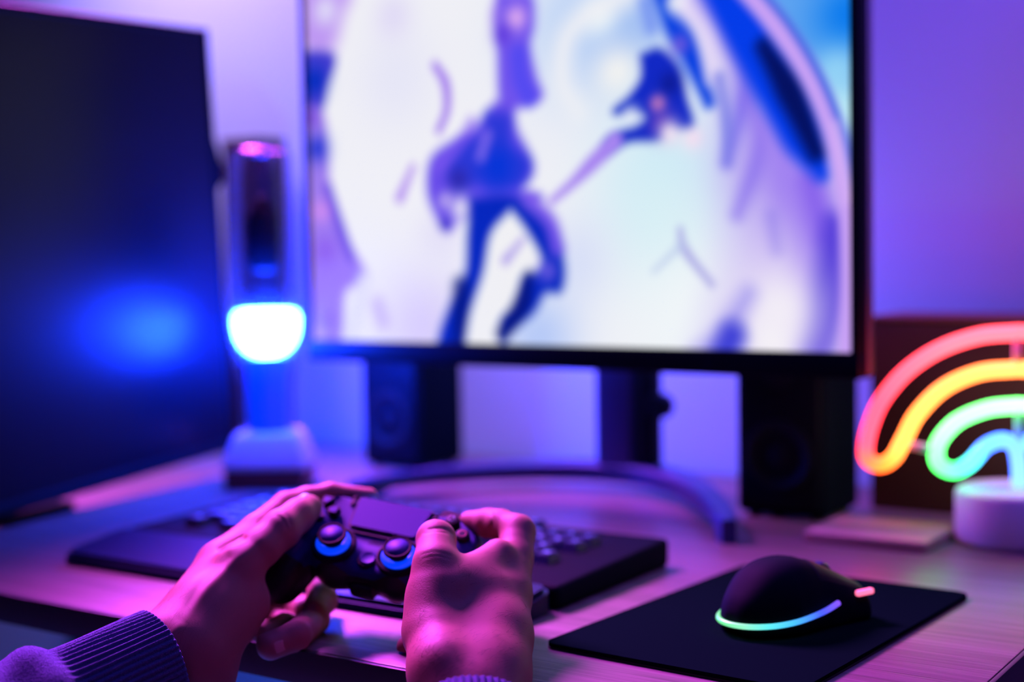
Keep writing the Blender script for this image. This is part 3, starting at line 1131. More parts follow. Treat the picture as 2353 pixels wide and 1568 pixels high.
def neon(name, pts, cols, rad, n=140):
    P = spline(pts, n)
    b = bmesh.new()
    tube_bm(P, rad, 14, True, b)
    o = from_bm(name, b, M['neon'], nl, smooth=True)
    me = o.data
    ca = me.color_attributes.new('glow', 'FLOAT_COLOR', 'POINT')
    co = np.array([v.co[:] for v in me.vertices])
    d = ((co[:, None, :] - P[None]) ** 2).sum(-1).argmin(1) / (n - 1)
    uu = np.array([c[0] for c in cols])
    k = np.array([lin(c[1]) for c in cols])
    k = k * np.where(k >= k.max(1, keepdims=True) - 1e-6, 5.5, 1.25)
    c = np.stack([np.interp(d, uu, k[:, i]) for i in range(3)] + [np.ones(len(d))], -1)
    ca.data.foreach_set('color', c.astype(np.float32).ravel())
    return o


outer_px = [(2338, 758), (2250, 765), (2160, 795), (2085, 845), (2030, 910), (2003, 970), (1992, 1020), (1997, 1050), (2025, 1063), (2055, 1046), (2078, 1005), (2110, 945), (2170, 885), (2250, 850), (2338, 842)]
half = [nn(*p) for p in outer_px]
full = half[::-1][:-1]
inner_px = [(2338, 927), (2270, 934), (2205, 960), (2165, 1000), (2153, 1035), (2162, 1065), (2195, 1078), (2230, 1060), (2265, 1022), (2303, 1008), (2330, 1022), (2340, 1060), (2342, 1110), (2342, 1170)]
mir = lambda p: (-p[0], p[1], p[2])
# outer loop: left half and its mirror image
loop = [nn(*p) for p in outer_px]
red = (255, 98, 132)
pink = (250, 130, 150)
org = (255, 176, 60)
yel = (255, 226, 96)
o = neon('neon_tube', loop, [(0, pink), (0.12, pink), (0.3, red), (0.42, red), (0.5, (255, 130, 90)), (0.58, org), (0.68, yel), (1, (255, 224, 110))], 0.0074)
o['label'] = 'pink to yellow outer neon tube'
o = neon('neon_tube', [mir(p) for p in loop], [(0, pink), (0.12, pink), (0.3, red), (0.42, red), (0.5, (255, 130, 90)), (0.58, org), (0.68, yel), (1, (255, 224, 110))], 0.0074)
inn = [nn(*p) for p in inner_px]
grn = (150, 255, 190)
o = neon('neon_tube', inn, [(0, (205, 255, 225)), (0.2, (190, 255, 215)), (0.38, grn), (0.48, (120, 245, 220)), (0.6, (120, 220, 250)), (0.75, (130, 205, 250)), (1, (150, 210, 250))], 0.0074)
o['label'] = 'green to blue inner neon tube'
inr = [mir(p) for p in inn[:10]] + [nn(2340, 1025)]
o = neon('neon_tube', inr, [(0, (205, 255, 225)), (0.2, (190, 255, 215)), (0.42, grn), (0.55, (120, 245, 220)), (0.75, (120, 220, 250)), (1, (130, 205, 250))], 0.0074)
for a, b in (((2336, 770), (2336, 835)), ((2340, 935), (2340, 1010)), ((2088, 1016), (2150, 1030))):
    o = from_bm('bracket', tube_bm(np.array([nn(*a), nn(*b)]), 0.0042, 10), M['clearplastic2'] if 'clearplastic2' in M else M['white'], nl, smooth=True)
o = from_bm('bracket', tube_bm(np.array([mir(nn(2088, 1016)), mir(nn(2150, 1030))]), 0.0042, 10), M['white'], nl, smooth=True)

# ------------------------------------------------------------------ game controller
RC = np.array([[0.948, 0.314, -0.057], [0.151, -0.601, -0.785], [-0.281, 0.735, -0.617]])
TC = np.array([-0.09495, 0.13831, 1.09982])


def c2w(p):
    """camera frame (right, down, forward) to the room"""
    return CPOS + CR * float(p[0]) - CU * float(p[1]) + CF * float(p[2])


axx = [(c2w(RC[:, k]) - CPOS).normalized() for k in range(3)]
gm = Matrix.Identity(4)
gp = c2w(TC)
for i in range(3):
    gm[i][0], gm[i][1], gm[i][2], gm[i][3] = axx[0][i], axx[1][i], axx[2][i], gp[i]
gc = empty('game_controller', None, 'black game controller with glowing blue stick rings, held in two hands', 'game controller', mtx=gm)
# local: x right, y towards the triggers, z out of the face; metres; origin on the touchpad


def pad_body(P):
    Q_ = P.copy()
    Q_[..., 0] = np.abs(Q_[..., 0])
    x, y, z = Q_[..., 0], Q_[..., 1], Q_[..., 2]
    d = sd_rbox(Q_, (0, -0.014, -0.015), (0.050, 0.031, 0.0145), 0.010)
    d = smin(d, sd_cone(Q_, (0.052, -0.008, -0.015), (0.051, -0.010, -0.015), 0.0255, 0.0255) + 0.0, 0.012)
    d = np.maximum(d, np.maximum(z - 0.0005, -z - 0.033) + 0.0)
    d = smin(d, sd_cone(Q_, (0.058, -0.018, -0.014), (0.0655, -0.060, -0.020), 0.0205, 0.0165), 0.012)
    d = smin(d, sd_cone(Q_, (0.064, -0.052, -0.019), (0.0665, -0.069, -0.0215), 0.0165, 0.0140), 0.012)
    for s in (1,):
        d = smin(d, sd_cone(Q_, (0.0265, -0.043, -0.012), (0.0265, -0.043, -0.006), 0.0185, 0.0165), 0.006)
    d = smin(d, sd_rbox(Q_, (0, -0.043, -0.014), (0.03, 0.013, 0.0125), 0.007), 0.008)
    d = smin(d, sd_rbox(Q_, (0.0, -0.057, -0.018), (0.0105, 0.0045, 0.0055), 0.002), 0.002)
    return d


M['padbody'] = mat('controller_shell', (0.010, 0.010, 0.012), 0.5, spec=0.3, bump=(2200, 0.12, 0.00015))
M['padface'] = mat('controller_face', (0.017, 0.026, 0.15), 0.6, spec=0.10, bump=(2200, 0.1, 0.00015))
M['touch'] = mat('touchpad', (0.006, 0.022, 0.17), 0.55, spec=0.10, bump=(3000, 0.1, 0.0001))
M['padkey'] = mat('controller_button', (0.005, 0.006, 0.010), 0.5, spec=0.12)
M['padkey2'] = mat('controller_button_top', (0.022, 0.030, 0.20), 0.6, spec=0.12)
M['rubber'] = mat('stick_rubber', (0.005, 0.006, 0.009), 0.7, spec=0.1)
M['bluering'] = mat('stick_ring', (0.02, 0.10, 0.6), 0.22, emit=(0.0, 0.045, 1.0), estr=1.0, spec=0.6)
M['groove'] = mat('seam', (0.004, 0.004, 0.005), 0.8)
v, f_ = nets(pad_body, (-0.092, -0.100, -0.045), (0.092, 0.030, 0.012), 0.00125)
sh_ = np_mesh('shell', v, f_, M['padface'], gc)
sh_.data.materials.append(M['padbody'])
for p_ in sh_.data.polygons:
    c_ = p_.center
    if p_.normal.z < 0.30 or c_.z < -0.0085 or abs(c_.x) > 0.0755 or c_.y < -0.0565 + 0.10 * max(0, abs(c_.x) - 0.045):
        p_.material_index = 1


def top_z(x, y):
    """height of the shell's face at x, y"""
    zz = np.linspace(0.012, -0.03, 300)
    P = np.stack([np.full(300, x), np.full(300, y), zz], -1).astype(np.float32)
    d = pad_body(P)
    k = np.argmax(d < 0)
    return float(zz[k])


def rounded_poly(pts, r, n=5):
    out = []
    m_ = len(pts)
    for i in range(m_):
        p0, p1, p2 = (np.array(pts[(i + k) % m_], float) for k in (-1, 0, 1))
        a = p1 + (p0 - p1) / np.linalg.norm(p0 - p1) * r
        b = p1 + (p2 - p1) / np.linalg.norm(p2 - p1) * r
        for t in np.linspace(0, 1, n):
            out.append((1 - t) ** 2 * a + 2 * t * (1 - t) * p1 + t * t * b)
    return out


def plate(name, outline, z0, z1, material, parent, mtx=None, bevel=0.0006):
    b = bmesh.new()
    lo = [b.verts.new((p[0], p[1], z0)) for p in outline]
    hi = [b.verts.new((p[0], p[1], z1)) for p in outline]
    b.faces.new(lo[::-1])
    b.faces.new(hi)
    for k in range(len(lo)):
        b.faces.new((lo[k], lo[(k + 1) % len(lo)], hi[(k + 1) % len(lo)], hi[k]))
    bmesh.ops.recalc_face_normals(b, faces=b.faces)
    if bevel:
        bmesh.ops.bevel(b, geom=[e for e in b.edges if e.verts[0].co.z > z1 - 1e-7 and e.verts[1].co.z > z1 - 1e-7], offset=bevel, segments=2, affect='EDGES')
    return from_bm(name, b, material, parent, auto=35, mtx=mtx)


plate('touchpad_seam', rounded_poly([(-0.0282, -0.0163), (0.0282, -0.0163), (0.0322, 0.0172), (-0.0322, 0.0172)], 0.004), -0.006, 0.0012, M['groove'], gc)
plate('touchpad', rounded_poly([(-0.0270, -0.0148), (0.0270, -0.0148), (0.0308, 0.0168), (-0.0308, 0.0168)], 0.0035), -0.005, 0.0019, M['touch'], gc)
plate('face_seam', rounded_poly([(-0.033, -0.0200), (0.033, -0.0200), (0.033, -0.0190), (-0.033, -0.0190)], 0.0004, 3), -0.004, 0.0011, M['groove'], gc, bevel=0)
# direction buttons
for ang in (0, 90, 180, 270):
    r = Matrix.Translation((-0.0515, -0.008, top_z(-0.0515, -0.008))) @ Matrix.Rotation(math.radians(ang), 4, 'Z')
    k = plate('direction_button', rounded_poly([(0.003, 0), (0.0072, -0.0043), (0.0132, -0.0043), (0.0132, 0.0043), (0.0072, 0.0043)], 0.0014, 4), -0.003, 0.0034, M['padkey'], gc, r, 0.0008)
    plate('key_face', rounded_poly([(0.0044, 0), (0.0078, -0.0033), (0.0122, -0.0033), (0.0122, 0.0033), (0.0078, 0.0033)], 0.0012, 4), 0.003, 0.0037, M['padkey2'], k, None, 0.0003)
# action buttons with their shapes
M['sym_t'] = mat('symbol_green', (0.15, 0.45, 0.40), 0.5)
M['sym_o'] = mat('symbol_red', (0.62, 0.14, 0.16), 0.5)
M['sym_x'] = mat('symbol_blue', (0.25, 0.35, 0.62), 0.5)
M['sym_s'] = mat('symbol_pink', (0.55, 0.25, 0.45), 0.5)


def sym_bm(kind):
    R_ = 0.0030
    if kind == 'o':
        pts = [(R_ * math.cos(t), R_ * math.sin(t), 0) for t in np.linspace(0, 2 * math.pi, 33)]
        return tube_bm(np.array(pts), 0.00028, 6)
    if kind == 'x':
        b = tube_bm(np.array([(-R_ * .8, -R_ * .8, 0), (0.0, 0.0, 0), (R_ * .8, R_ * .8, 0)]), 0.00028, 6)
        return tube_bm(np.array([(-R_ * .8, R_ * .8, 0), (0, 0, 0), (R_ * .8, -R_ * .8, 0)]), 0.00028, 6, True, b)
    n_, off = (3, 90) if kind == 't' else (4, 45)
    cor = [(R_ * 1.1 * math.cos(math.radians(off + 360 / n_ * k)), R_ * 1.1 * math.sin(math.radians(off + 360 / n_ * k)), 0) for k in range(n_)]
    b = bmesh.new()
    for k in range(n_):
        tube_bm(np.array([cor[k], cor[(k + 1) % n_]]), 0.00028, 6, True, b)
    return b


for (dx, dy, kind, mk) in ((0, 0.0125, 't', 'sym_t'), (0.0125, 0, 'o', 'sym_o'), (0, -0.0125, 'x', 'sym_x'), (-0.0125, 0, 's', 'sym_s')):
    x, y = 0.0515 + dx, -0.008 + dy
    k = from_bm('action_button', lathe_bm([(0, -0.004), (0.0056, -0.004), (0.0056, 0.0042), (0.0050, 0.0050), (0.0035, 0.0053), (0, 0.0054)], 32), M['padkey'], gc, auto=40,
                mtx=Matrix.Translation((x, y, top_z(0.0515, -0.008))))
    from_bm('symbol', sym_bm(kind), M[mk], k, smooth=True, mtx=Matrix.Translation((0, 0, 0.0053)))
# sticks
for sx in (-1, 1):
    st = Matrix.Translation((sx * 0.0265, -0.043, top_z(sx * 0.0265, -0.043) - 0.0005))
    s = from_bm('stick', lathe_bm([(0, -0.004), (0.0168, -0.004), (0.0174, -0.001), (0.0168, 0.0012), (0.0155, 0.0016), (0.0146, 0.0006), (0.006, 0.0002), (0.0052, 0.004), (0.0058, 0.0062),
                                   (0.0094, 0.0072), (0.0104, 0.0080), (0.0109, 0.0092), (0.0109, 0.0105), (0.0105, 0.0113), (0.0096, 0.0115), (0.0088, 0.0109), (0.0050, 0.0099), (0, 0.0096)], 48),
                M['rubber'], gc, auto=50, mtx=st)
    o = from_bm('glow_ring', lathe_bm([(0.0102 + 0.0031 * math.cos(t), 0.0018 + 0.0024 * math.sin(t)) for t in np.linspace(0, 2 * math.pi, 15)[:-1]], 56, None, True), M['bluering'], s, smooth=True)
    o['label'] = 'glowing blue ring under the stick'
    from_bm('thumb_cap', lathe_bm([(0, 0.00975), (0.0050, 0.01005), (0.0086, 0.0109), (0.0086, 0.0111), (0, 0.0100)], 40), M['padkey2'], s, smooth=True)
# small buttons
zc = top_z(0, -0.042)
from_bm('home_button', lathe_bm([(0, -0.002), (0.0062, -0.002), (0.0064, 0.0012), (0.0056, 0.0019), (0.0045, 0.0014), (0, 0.0012)], 36), M['padkey2'], gc, auto=45, mtx=Matrix.Translation((0, -0.0425, zc)))
from_bm('button_surround', lathe_bm([(0.0066, -0.002), (0.0066, 0.0006), (0.0078, 0.0008), (0.0082, 0.0), (0.0082, -0.002)], 36), M['padkey'], gc, auto=45, mtx=Matrix.Translation((0, -0.0425, zc)))
for sx in (-1, 1):
    plate('menu_button', rounded_poly([(-0.0018, -0.0032), (0.0018, -0.0032), (0.0018, 0.0032), (-0.0018, 0.0032)], 0.0016, 4), -0.002, 0.0014, M['padkey'], gc,
          Matrix.Translation((sx * 0.0345, 0.0095, top_z(sx * 0.0345, 0.0095))) @ Matrix.Rotation(math.radians(-sx * 8), 4, 'Z'))
# loudspeaker holes
hb = bmesh.new()
zsp = top_z(0, -0.0275)
for j in range(5):
    for i in range(7 if j in (1, 2, 3) else 5):
        nI = 7 if j in (1, 2, 3) else 5
        bmesh.ops.create_circle(hb, cap_ends=True, radius=0.00052, segments=8,
                                matrix=Matrix.Translation(((i - (nI - 1) / 2) * 0.0018, -0.0275 + (j - 2) * 0.0018, zsp + 0.0003)))
sp = bmesh.ops.extrude_face_region(hb, geom=list(hb.faces))
for e in [g for g in sp['geom'] if isinstance(g, bmesh.types.BMVert)]:
    e.co.z -= 0.0012
bmesh.ops.recalc_face_normals(hb, faces=hb.faces)
from_bm('speaker_holes', hb, M['groove'], gc)
# shoulder buttons and triggers
for sx in (-1, 1):
    plate('shoulder_button', rounded_poly([(-0.0165, -0.004), (0.0165, -0.006), (0.014, 0.0055), (-0.0145, 0.0065)], 0.004, 5), -0.0055, 0.0055, M['padkey'], gc,
          Matrix.Translation((sx * 0.0505, 0.0185, -0.008)) @ (Matrix.Scale(-1, 4, (1, 0, 0)) if sx < 0 else Matrix.Identity(4)), 0.0015)

    def trig(P, sx=sx):
        d = sd_cone(P, (sx * 0.040, 0.012, -0.022), (sx * 0.062, 0.010, -0.022), 0.010, 0.010)
        d = smin(d, sd_cone(P, (sx * 0.046, 0.020, -0.024), (sx * 0.058, 0.022, -0.030), 0.0065, 0.0055), 0.01)
        return d
    v, f_ = nets(trig, (min(sx * 0.025, sx * 0.08), -0.005, -0.042), (max(sx * 0.025, sx * 0.08), 0.036, -0.006), 0.0015)
    np_mesh('trigger', v, f_, M['padkey'], gc)
o = box('light_bar', (-0.020, 0.0150, -0.016), (0.020, 0.0180, -0.008), 0.0015, mat('light_bar', (0.05, 0.1, 0.5), 0.3, emit=(0.004, 0.05, 1.0), estr=40.0), gc)

# ------------------------------------------------------------------ person
M['skin'] = mat('skin', (0.265, 0.125, 0.088), 0.58, spec=0.3, sss=0.08, bump=(900, 0.28, 0.0004), noise=(60, 0.10))
M['nail'] = mat('fingernail', (0.46, 0.26, 0.21), 0.25, spec=0.6)
M['knit'] = mat('knit_wool', (0.075, 0.095, 0.22), 0.95, spec=0.1, bump=(1100, 0.9, 0.0012), noise=(500, 0.3))


def H(px, py, D):
    return np.array([(px - CX) / F_PX * D, (py - CY) / F_PX * D, D])


def chain(P, pts, k=0.004):
    d = None
    for a, b in zip(pts, pts[1:]):
        e = sd_cone(P, H(*a[:3]), H(*b[:3]), a[3], b[3])
        d = e if d is None else smin(d, e, k)
    return d


def blob(P, groups, k):
    d = None
    for g in groups:
        e = chain(P, g, k)
        d = e if d is None else smin(d, e, k)
    return d


R_PALM = [
    [(1040, 1640, .908, .0240), (1024, 1545, .931, .0225)],
    [(1128, 1640, .910, .0235), (1130, 1545, .942, .0225)],
    [(1130, 1560, .936, .0215), (1150, 1460, .972, .0195), (1166, 1366, 1.008, .0164)],                    # index metacarpal
    [(1128, 1550, .940, .0220), (1152, 1402, 1.020, .0160)],
    [(1115, 1550, .950, .0220), (1140, 1436, 1.036, .0155)],
    [(1100, 1550, .955, .0210), (1118, 1468, 1.048, .0140)],
    [(1020, 1540, .927, .0220), (998, 1450, .9615, .0192), (998, 1375, .9765, .0172), (1001, 1300, .988, .0150)],   # thumb metacarpal
    [(1060, 1430, .990, .0190), (1085, 1540, .948, .0225)],
    [(1085, 1600, .921, .0265), (1082, 1475, .973, .0275), (1086, 1405, .990, .0225), (1076, 1355, .994, .0165)],
    [(1040, 1352, .978, .0120), (1122, 1350, .996, .0135)],
    [(1048, 1328, .988, .0085), (1110, 1322, 1.008, .0105)],
    [(1072, 1318, .996, .0075), (1145, 1280, 1.022, .0130)],
]
R_FING = [
    [(1002, 1300, .988, .0150), (1002, 1268, 1.000, .0136), (1002, 1241, 1.012, .0138), (1004, 1248, 1.032, .0134), (1008, 1256, 1.050, .0105)],
    [(1166, 1366, 1.008, .0164), (1181, 1285, 1.038, .0140), (1191, 1223, 1.058, .0127), (1150, 1206, 1.072, .0111), (1124, 1203, 1.082, .0109), (1078, 1199, 1.099, .0080)],
    [(1150, 1400, 1.018, .0160), (1178, 1328, 1.078, .0122), (1105, 1335, 1.108, .0110), (1040, 1345, 1.100, .0092)],
    [(1140, 1436, 1.036, .0155), (1170, 1390, 1.072, .0120), (1095, 1395, 1.088, .0108), (1020, 1400, 1.080, .0090)],
    [(1118, 1468, 1.048, .0140), (1120, 1455, 1.060, .0110), (1030, 1475, 1.062, .0102), (941, 1487, 1.026, .0095)],
]
L_PALM = [
    [(60, 1660, .915, .0340), (250, 1568, .955, .0280), (392, 1500, .990, .0250)],
    [(392, 1497, .990, .0262), (505, 1297, 1.062, .0162)],
    [(410, 1505, 1.005, .0250), (510, 1330, 1.098, .0165)],
    [(420, 1515, 1.010, .0240), (500, 1375, 1.115, .0160)],
    [(425, 1520, 1.010, .0230), (492, 1420, 1.112, .0150)],
    [(410, 1480, .988, .0240), (470, 1400, 1.010, .0200), (548, 1302, 1.034, .0158)],
    [(440, 1500, .995, .0290), (545, 1385, 1.036, .0240)],
    [(430, 1530, .995, .0250), (450, 1552, 1.003, .0275)],
    [(520, 1330, 1.050, .0160), (590, 1245, 1.075, .0110)],
]
L_FING = [
    [(548, 1302, 1.034, .0158), (600, 1258, 1.046, .0145), (645, 1217, 1.060, .0146), (684, 1186, 1.078, .0126), (709, 1168, 1.092, .0106)],
    [(505, 1297, 1.062, .0162), (590, 1222, 1.088, .0130), (658, 1166, 1.112, .0118), (705, 1148, 1.124, .0098), (760, 1136, 1.132, .0090), (848, 1143, 1.138, .0074)],
    [(510, 1330, 1.098, .0165), (640, 1290, 1.150, .0125), (738, 1330, 1.140, .0120), (740, 1380, 1.105, .0116), (722, 1410, 1.080, .0108)],
    [(500, 1375, 1.115, .0160), (640, 1370, 1.150, .0122), (722, 1425, 1.085, .0115), (680, 1462, 1.036, .0108), (622, 1485, 1.026, .0104)],
    [(492, 1420, 1.112, .0150), (600, 1410, 1.140, .0105), (655, 1440, 1.085, .0098), (605, 1455, 1.060, .0090)],
]


def hand_fun(palm, fing):
    def f(P):
        d = blob(P, palm, 0.013)
        dd = None
        for g in fing:
            e = chain(P, g, 0.0035)
            dd = e if dd is None else smin(dd, e, 0.0012)
        return smin(d, dd, 0.007)
    return f


def bounds(groups):
    A = np.array([H(*p[:3]) for g in groups for p in g])
    r = np.array([p[3] for g in groups for p in g])[:, None]
    return (A - r).min(0) - 0.006, (A + r).max(0) + 0.006


def creases(verts, faces, lines):
    """press fine folds into the skin (negative depth raises a tendon)"""
    vn = vert_normals(verts, faces)
    uv = verts[:, :2] / verts[:, 2:3] * F_PX + np.array([CX, CY])
    front = (vn * verts).sum(1) < 0
    for pts, wd, dep in lines:
        P = spline([p[:2] for p in pts], 24)
        d = np.full(len(verts), 1e9)
        for a, b in zip(P, P[1:]):
            e = b - a
            t = np.clip(((uv - a) @ e) / (e @ e + 1e-9), 0, 1)
            d = np.minimum(d, np.linalg.norm(uv - a - t[:, None] * e, axis=1))
        ok = front & (verts[:, 2] < pts[0][2] + 0.03)
        verts -= vn * (dep * np.exp(-(d / wd) ** 2) * ok)[:, None]
    return verts


def to_room(v):
    B = np.stack([np.array(CR), -np.array(CU), np.array(CF)], 0)
    return v @ B + np.array(CPOS)


person = empty('person', cam_pt(800, 1560, 0.93), 'person in a ribbed grey-blue sweater holding the game controller, only hands and sleeves showing', 'person')
po = np.array(person.location)
lo, hi = bounds(R_PALM + R_FING)
vr, fr = nets(hand_fun(R_PALM, R_FING), lo, hi, 0.0014)
vr = creases(vr, fr, [
    ([(985, 1217, 1.0), (1006, 1214), (1026, 1217), (1041, 1227)], 3.2, 0.0006),
    ([(975, 1226, 1.0), (1000, 1222), (1030, 1226)], 2.6, 0.0003),
    ([(968, 1275, 1.0), (1000, 1268), (1034, 1277)], 3.5, 0.00025),
    ([(972, 1284, 1.0), (1002, 1277), (1032, 1285)], 3.0, 0.0002),
    ([(1126, 1222, 1.1), (1132, 1205), (1130, 1178)], 4.0, 0.0007),
    ([(1010, 1500, 1.0), (1003, 1400), (1003, 1320)], 30, -0.0006),
    ([(1120, 1540, 1.0), (1140, 1450), (1160, 1370)], 34, -0.0005),
    ([(1065, 1520, 1.0), (1075, 1440), (1080, 1360)], 34, 0.0008),
])
lo, hi = bounds(L_PALM + L_FING)
vl, fl = nets(hand_fun(L_PALM, L_FING), lo, hi, 0.0014)
vl = creases(vl, fl, [
    ([(505, 1262, 1.08), (530, 1248), (560, 1236)], 6, 0.0013),
    ([(395, 1465, 1.08), (460, 1370), (520, 1310), (600, 1245)], 14, -0.0011),
    ([(420, 1425, 1.08), (470, 1330), (520, 1280)], 14, 0.0010),
    ([(640, 1170, 1.1), (660, 1185), (668, 1205)], 4, 0.0006),
    ([(632, 1182, 1.1), (650, 1195), (660, 1215)], 4, 0.0004),
])


def pad_all(P):
    d = pad_body(P)
    for sx in (-1, 1):
        d = np.minimum(d, sd_rbox(P, (sx * 0.0515, -0.008, 0.001), (0.0134, 0.0046, 0.0038), 0.001))
        d = np.minimum(d, sd_rbox(P, (sx * 0.0515, -0.008, 0.001), (0.0046, 0.0134, 0.0038), 0.001))
    return d


def rest_flesh(v):
    """flesh gives way where it presses on the controller, the desk and the wrist rest"""
    inv = np.array(gm.inverted())
    for _ in range(3):
        L_ = (v @ inv[:3, :3].T + inv[:3, 3]).astype(np.float32)
        near = np.where((np.abs(L_[:, 0]) < 0.1) & (np.abs(L_[:, 1]) < 0.1) & (np.abs(L_[:, 2]) < 0.06))[0]
        d = pad_all(L_[near])
        near, d = near[d < 0.0003], d[d < 0.0003]
        if not len(near):
            break
        p = L_[near]
        e = 0.0008
        g = np.stack([pad_all(p + np.eye(3, dtype=np.float32)[k] * e) - pad_all(p - np.eye(3, dtype=np.float32)[k] * e) for k in range(3)], -1)
        g /= np.linalg.norm(g, axis=1)[:, None] + 1e-9
        v[near] += (g * (0.0004 - d)[:, None]) @ np.array(gm)[:3, :3].T
    on = (v[:, 1] > DY0 - 0.0065) & (v[:, 2] < DESK + 0.0022) & (v[:, 2] > DESK - 0.05) & (v[:, 0] < DX1)
    v[on, 2] = DESK + 0.0022
    for lo_, hi_ in (((KX0, 0.862, DESK), (KX1, 1.14, DESK + 0.0222)),):
        c_ = (np.array(lo_) + np.array(hi_)) / 2
        h_ = (np.array(hi_) - np.array(lo_)) / 2 + 0.0022
        for _ in range(4):
            d = sd_rbox(v, c_, h_, 0.005)
            k_ = np.where(d < 0)[0]
            if not len(k_):
                break
            e = 0.0005
            g = np.stack([sd_rbox(v[k_] + np.eye(3)[a] * e, c_, h_, 0.005) - sd_rbox(v[k_] - np.eye(3)[a] * e, c_, h_, 0.005) for a in range(3)], -1)
            g /= np.linalg.norm(g, axis=1)[:, None] + 1e-9
            v[k_] += g * (0.0001 - d[k_])[:, None]
    return v


vv = np.vstack([rest_flesh(to_room(vr)), rest_flesh(to_room(vl))]) - po
np_mesh('body', vv, np.vstack([fr, fl + len(vr)]), M['skin'], person)


def hairs():
    sk = vv
    F_all = np.vstack([fr, fl + len(vr)])
    vn = vert_normals(sk, F_all)
    cam_v = np.vstack([vr, vl])
    uv = cam_v[:, :2] / cam_v[:, 2:3] * F_PX + np.array([CX, CY])
    isr = np.arange(len(sk)) < len(vr)
    out_v, out_f = [], []
    spots = [(True, (1040, 1500), (70, 75), 260, (0.75, -0.45)), (True, (1140, 1430), (60, 110), 200, (0.8, -0.35)), (True, (1068, 1322), (16, 16), 45, (0.55, -0.6)),
             (True, (960, 1470), (25, 70), 50, (0.8, -0.2)), (False, (385, 1450), (35, 50), 120, (0.2, -0.9)), (False, (470, 1400), (60, 60), 60, (0.5, -0.7))]
    for right, c, sg, n, dr in spots:
        w_ = np.exp(-0.5 * (((uv - np.array(c)) / np.array(sg)) ** 2).sum(1)) * (isr == right) * ((vn * (sk + po - np.array(CPOS))).sum(1) < 0)
        if w_.sum() <= 0:
            continue
        for k in rng.choice(len(sk), n, p=w_ / w_.sum()):
            nrm = vn[k]
            d0 = np.array(CR) * dr[0] - np.array(CU) * dr[1] + np.array(CF) * 0.35
            d0 = d0 + rng.normal(0, 0.28, 3)
            d0 -= nrm * (d0 @ nrm)
            d0 /= np.linalg.norm(d0)
            L0 = rng.uniform(0.004, 0.0095)
            bend = rng.normal(0, 0.25, 3)
            p = sk[k] + rng.normal(0, 0.0004, 3)
            s1 = np.cross(d0, nrm)
            base_i = len(out_v)
            for q in range(5):
                t = q / 4
                c_ = p + d0 * L0 * t + nrm * (L0 * 0.30 * t * (1 - 0.55 * t) - 0.0002) + bend * L0 * 0.35 * t * t
                r_ = 0.000055 * (1 - 0.75 * t)
                for a in range(3):
                    out_v.append(c_ + r_ * (math.cos(2.094 * a) * s1 + math.sin(2.094 * a) * nrm))
            for q in range(4):
                for a in range(3):
                    i0, i1 = base_i + q * 3 + a, base_i + q * 3 + (a + 1) % 3
                    out_f.append((i0, i1, i1 + 3, i0 + 3))
    o = np_mesh('hand_hair', np.array(out_v), np.array(out_f), mat('dark_hair', (0.02, 0.012, 0.010), 0.5), person)
    o['kind'] = 'stuff'
    o['label'] = 'fine dark hairs on the hands and wrists'


hairs()


def nail(base, tip, normal, r, ln, wd):
    """curved plate on the back of a finger end; all in the camera frame"""
    a, b = H(*base), H(*tip)
    t = (b - a) / np.linalg.norm(b - a)
    n = np.asarray(normal, float)
    n = n - t * (n @ t)
    n /= np.linalg.norm(n)
    s_ = np.cross(t, n)
    b_ = bmesh.new()
    g = []
    for i in range(9):
        u = i / 8 * 2 - 1
        row = []
        for j in range(9):
            v_ = j / 8 * 2 - 1
            ww = wd * 0.5 * (1 - 0.18 * max(0, v_) ** 3 - 0.25 * max(0, -v_) ** 3)
            x = u * ww
            ed = 0.0006 if (abs(u) < 0.99 and abs(v_) < 0.99) else -0.0003
            z = math.sqrt(max(r * r - x * x * 0.85, 0)) + ed
            p = b + t * (v_ * ln * 0.5 - ln * 0.30 + (1 - u * u) * 0.0012) + s_ * x + n * (z - 0.0012 * max(0, v_) ** 2)
            row.append(b_.verts.new(to_room(p[None])[0] - po))
        g.append(row)
    for i in range(8):
        for j in range(8):
            b_.faces.new((g[i][j], g[i + 1][j], g[i + 1][j + 1], g[i][j + 1]))
    bmesh.ops.recalc_face_normals(b_, faces=b_.faces)
    return from_bm('fingernail', b_, M['nail'], person, smooth=True)


nail((645, 1217, 1.060), (709, 1168, 1.092), (-0.55, -0.65, -0.5), 0.0112, 0.0145, 0.0135)
nail((740, 1380, 1.105), (722, 1410, 1.080), (-0.3, 0.15, -1), 0.0104, 0.0105, 0.0105)
nail((680, 1462, 1.036), (622, 1485, 1.026), (0.1, 0.1, -1), 0.0100, 0.0105, 0.0105)


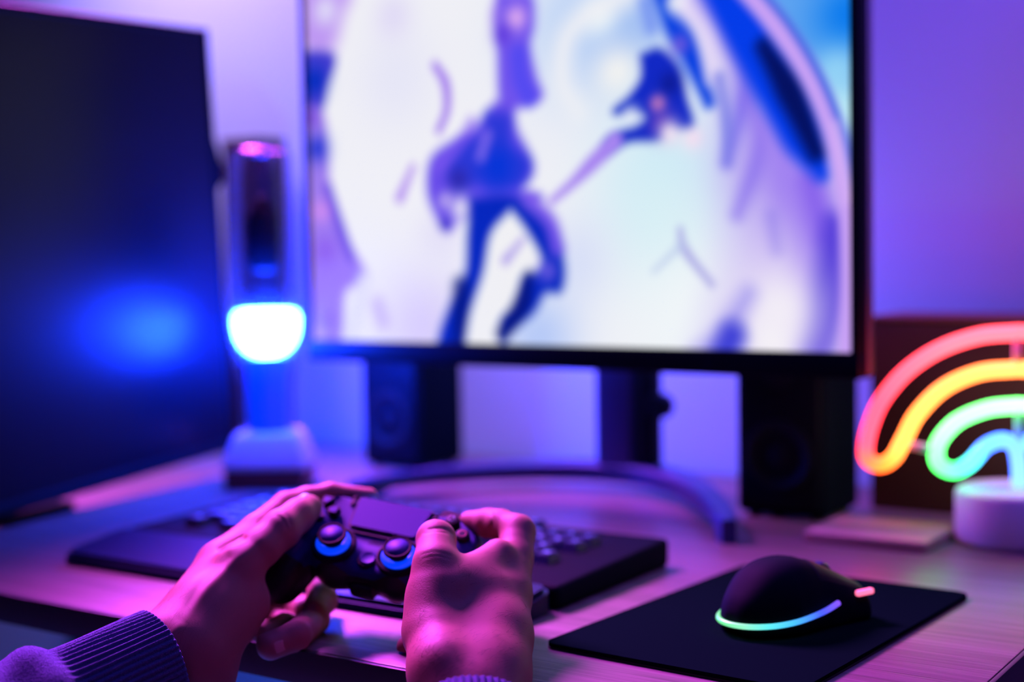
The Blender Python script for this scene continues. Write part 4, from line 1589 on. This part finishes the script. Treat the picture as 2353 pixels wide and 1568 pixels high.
def sleeve(name, pts, label, ribs=52):
    """ribbed cuff with a fuller knitted arm behind it; pts: (px, py, D, radius) from the cuff to the elbow"""
    n = 150
    C = spline([list(H(*p[:3])) + [p[3]] for p in pts], n)
    P, T, N, B = frames(C[:, :3])
    L_ = np.r_[0, np.cumsum(np.linalg.norm(np.diff(P, axis=0), axis=1))]
    m_ = 260
    b = bmesh.new()
    rows = []
    # fold the rim inwards first
    seq = [(0, -0.0035, 0.010), (0, -0.0035, 0.002), (0, -0.0022, -0.0004), (0, -0.0006, -0.0008)] + [(i, 0, 0) for i in range(n)]
    for i, dr, sh in seq:
        row = []
        cuff = 1 / (1 + math.exp((L_[i] - 0.072) / 0.0022))
        body = 1 - cuff
        roll = 0.0075 * body * math.exp(-((L_[i] - 0.086) / 0.016) ** 2)
        for k in range(m_):
            a = 2 * math.pi * k / m_
            r = C[i, 3] + dr + roll + 0.0010 * cuff * math.cos(ribs * a) * (1 if dr == 0 else 0.6)
            r += body * (0.0012 * math.sin(7 * a + 40 * L_[i]) + 0.0010 * math.sin(3 * a - 70 * L_[i]) + 0.0005 * math.sin(90 * a) * math.sin(1700 * L_[i]))
            r += 0.0006 * cuff * math.sin(5 * a + 60 * L_[i])
            p = P[i] + T[i] * sh + r * (math.cos(a) * N[i] + math.sin(a) * B[i])
            row.append(p)
        rows.append(row)
    V = np.array(rows).reshape(-1, 3)
    k = np.arange(len(rows) * m_).reshape(len(rows), m_)
    F_ = np.stack([k[:-1], np.roll(k, -1, 1)[:-1], np.roll(k, -1, 1)[1:], k[1:]], -1).reshape(-1, 4)
    o = np_mesh(name, to_room(V) - po, F_, M['knit'], person)
    o['label'] = label
    return o


sleeve('sleeve', [(372, 1516, .978, .0350), (250, 1573, .953, .0358), (110, 1643, .925, .0385), (-60, 1740, .885, .045), (-300, 1950, .80, .050)], 'left sweater sleeve with ribbed cuff')
sleeve('sleeve', [(1085, 1655, .890, .0372), (1095, 1800, .845, .0385), (1110, 2000, .790, .041), (1140, 2350, .70, .047)], 'right sweater sleeve')
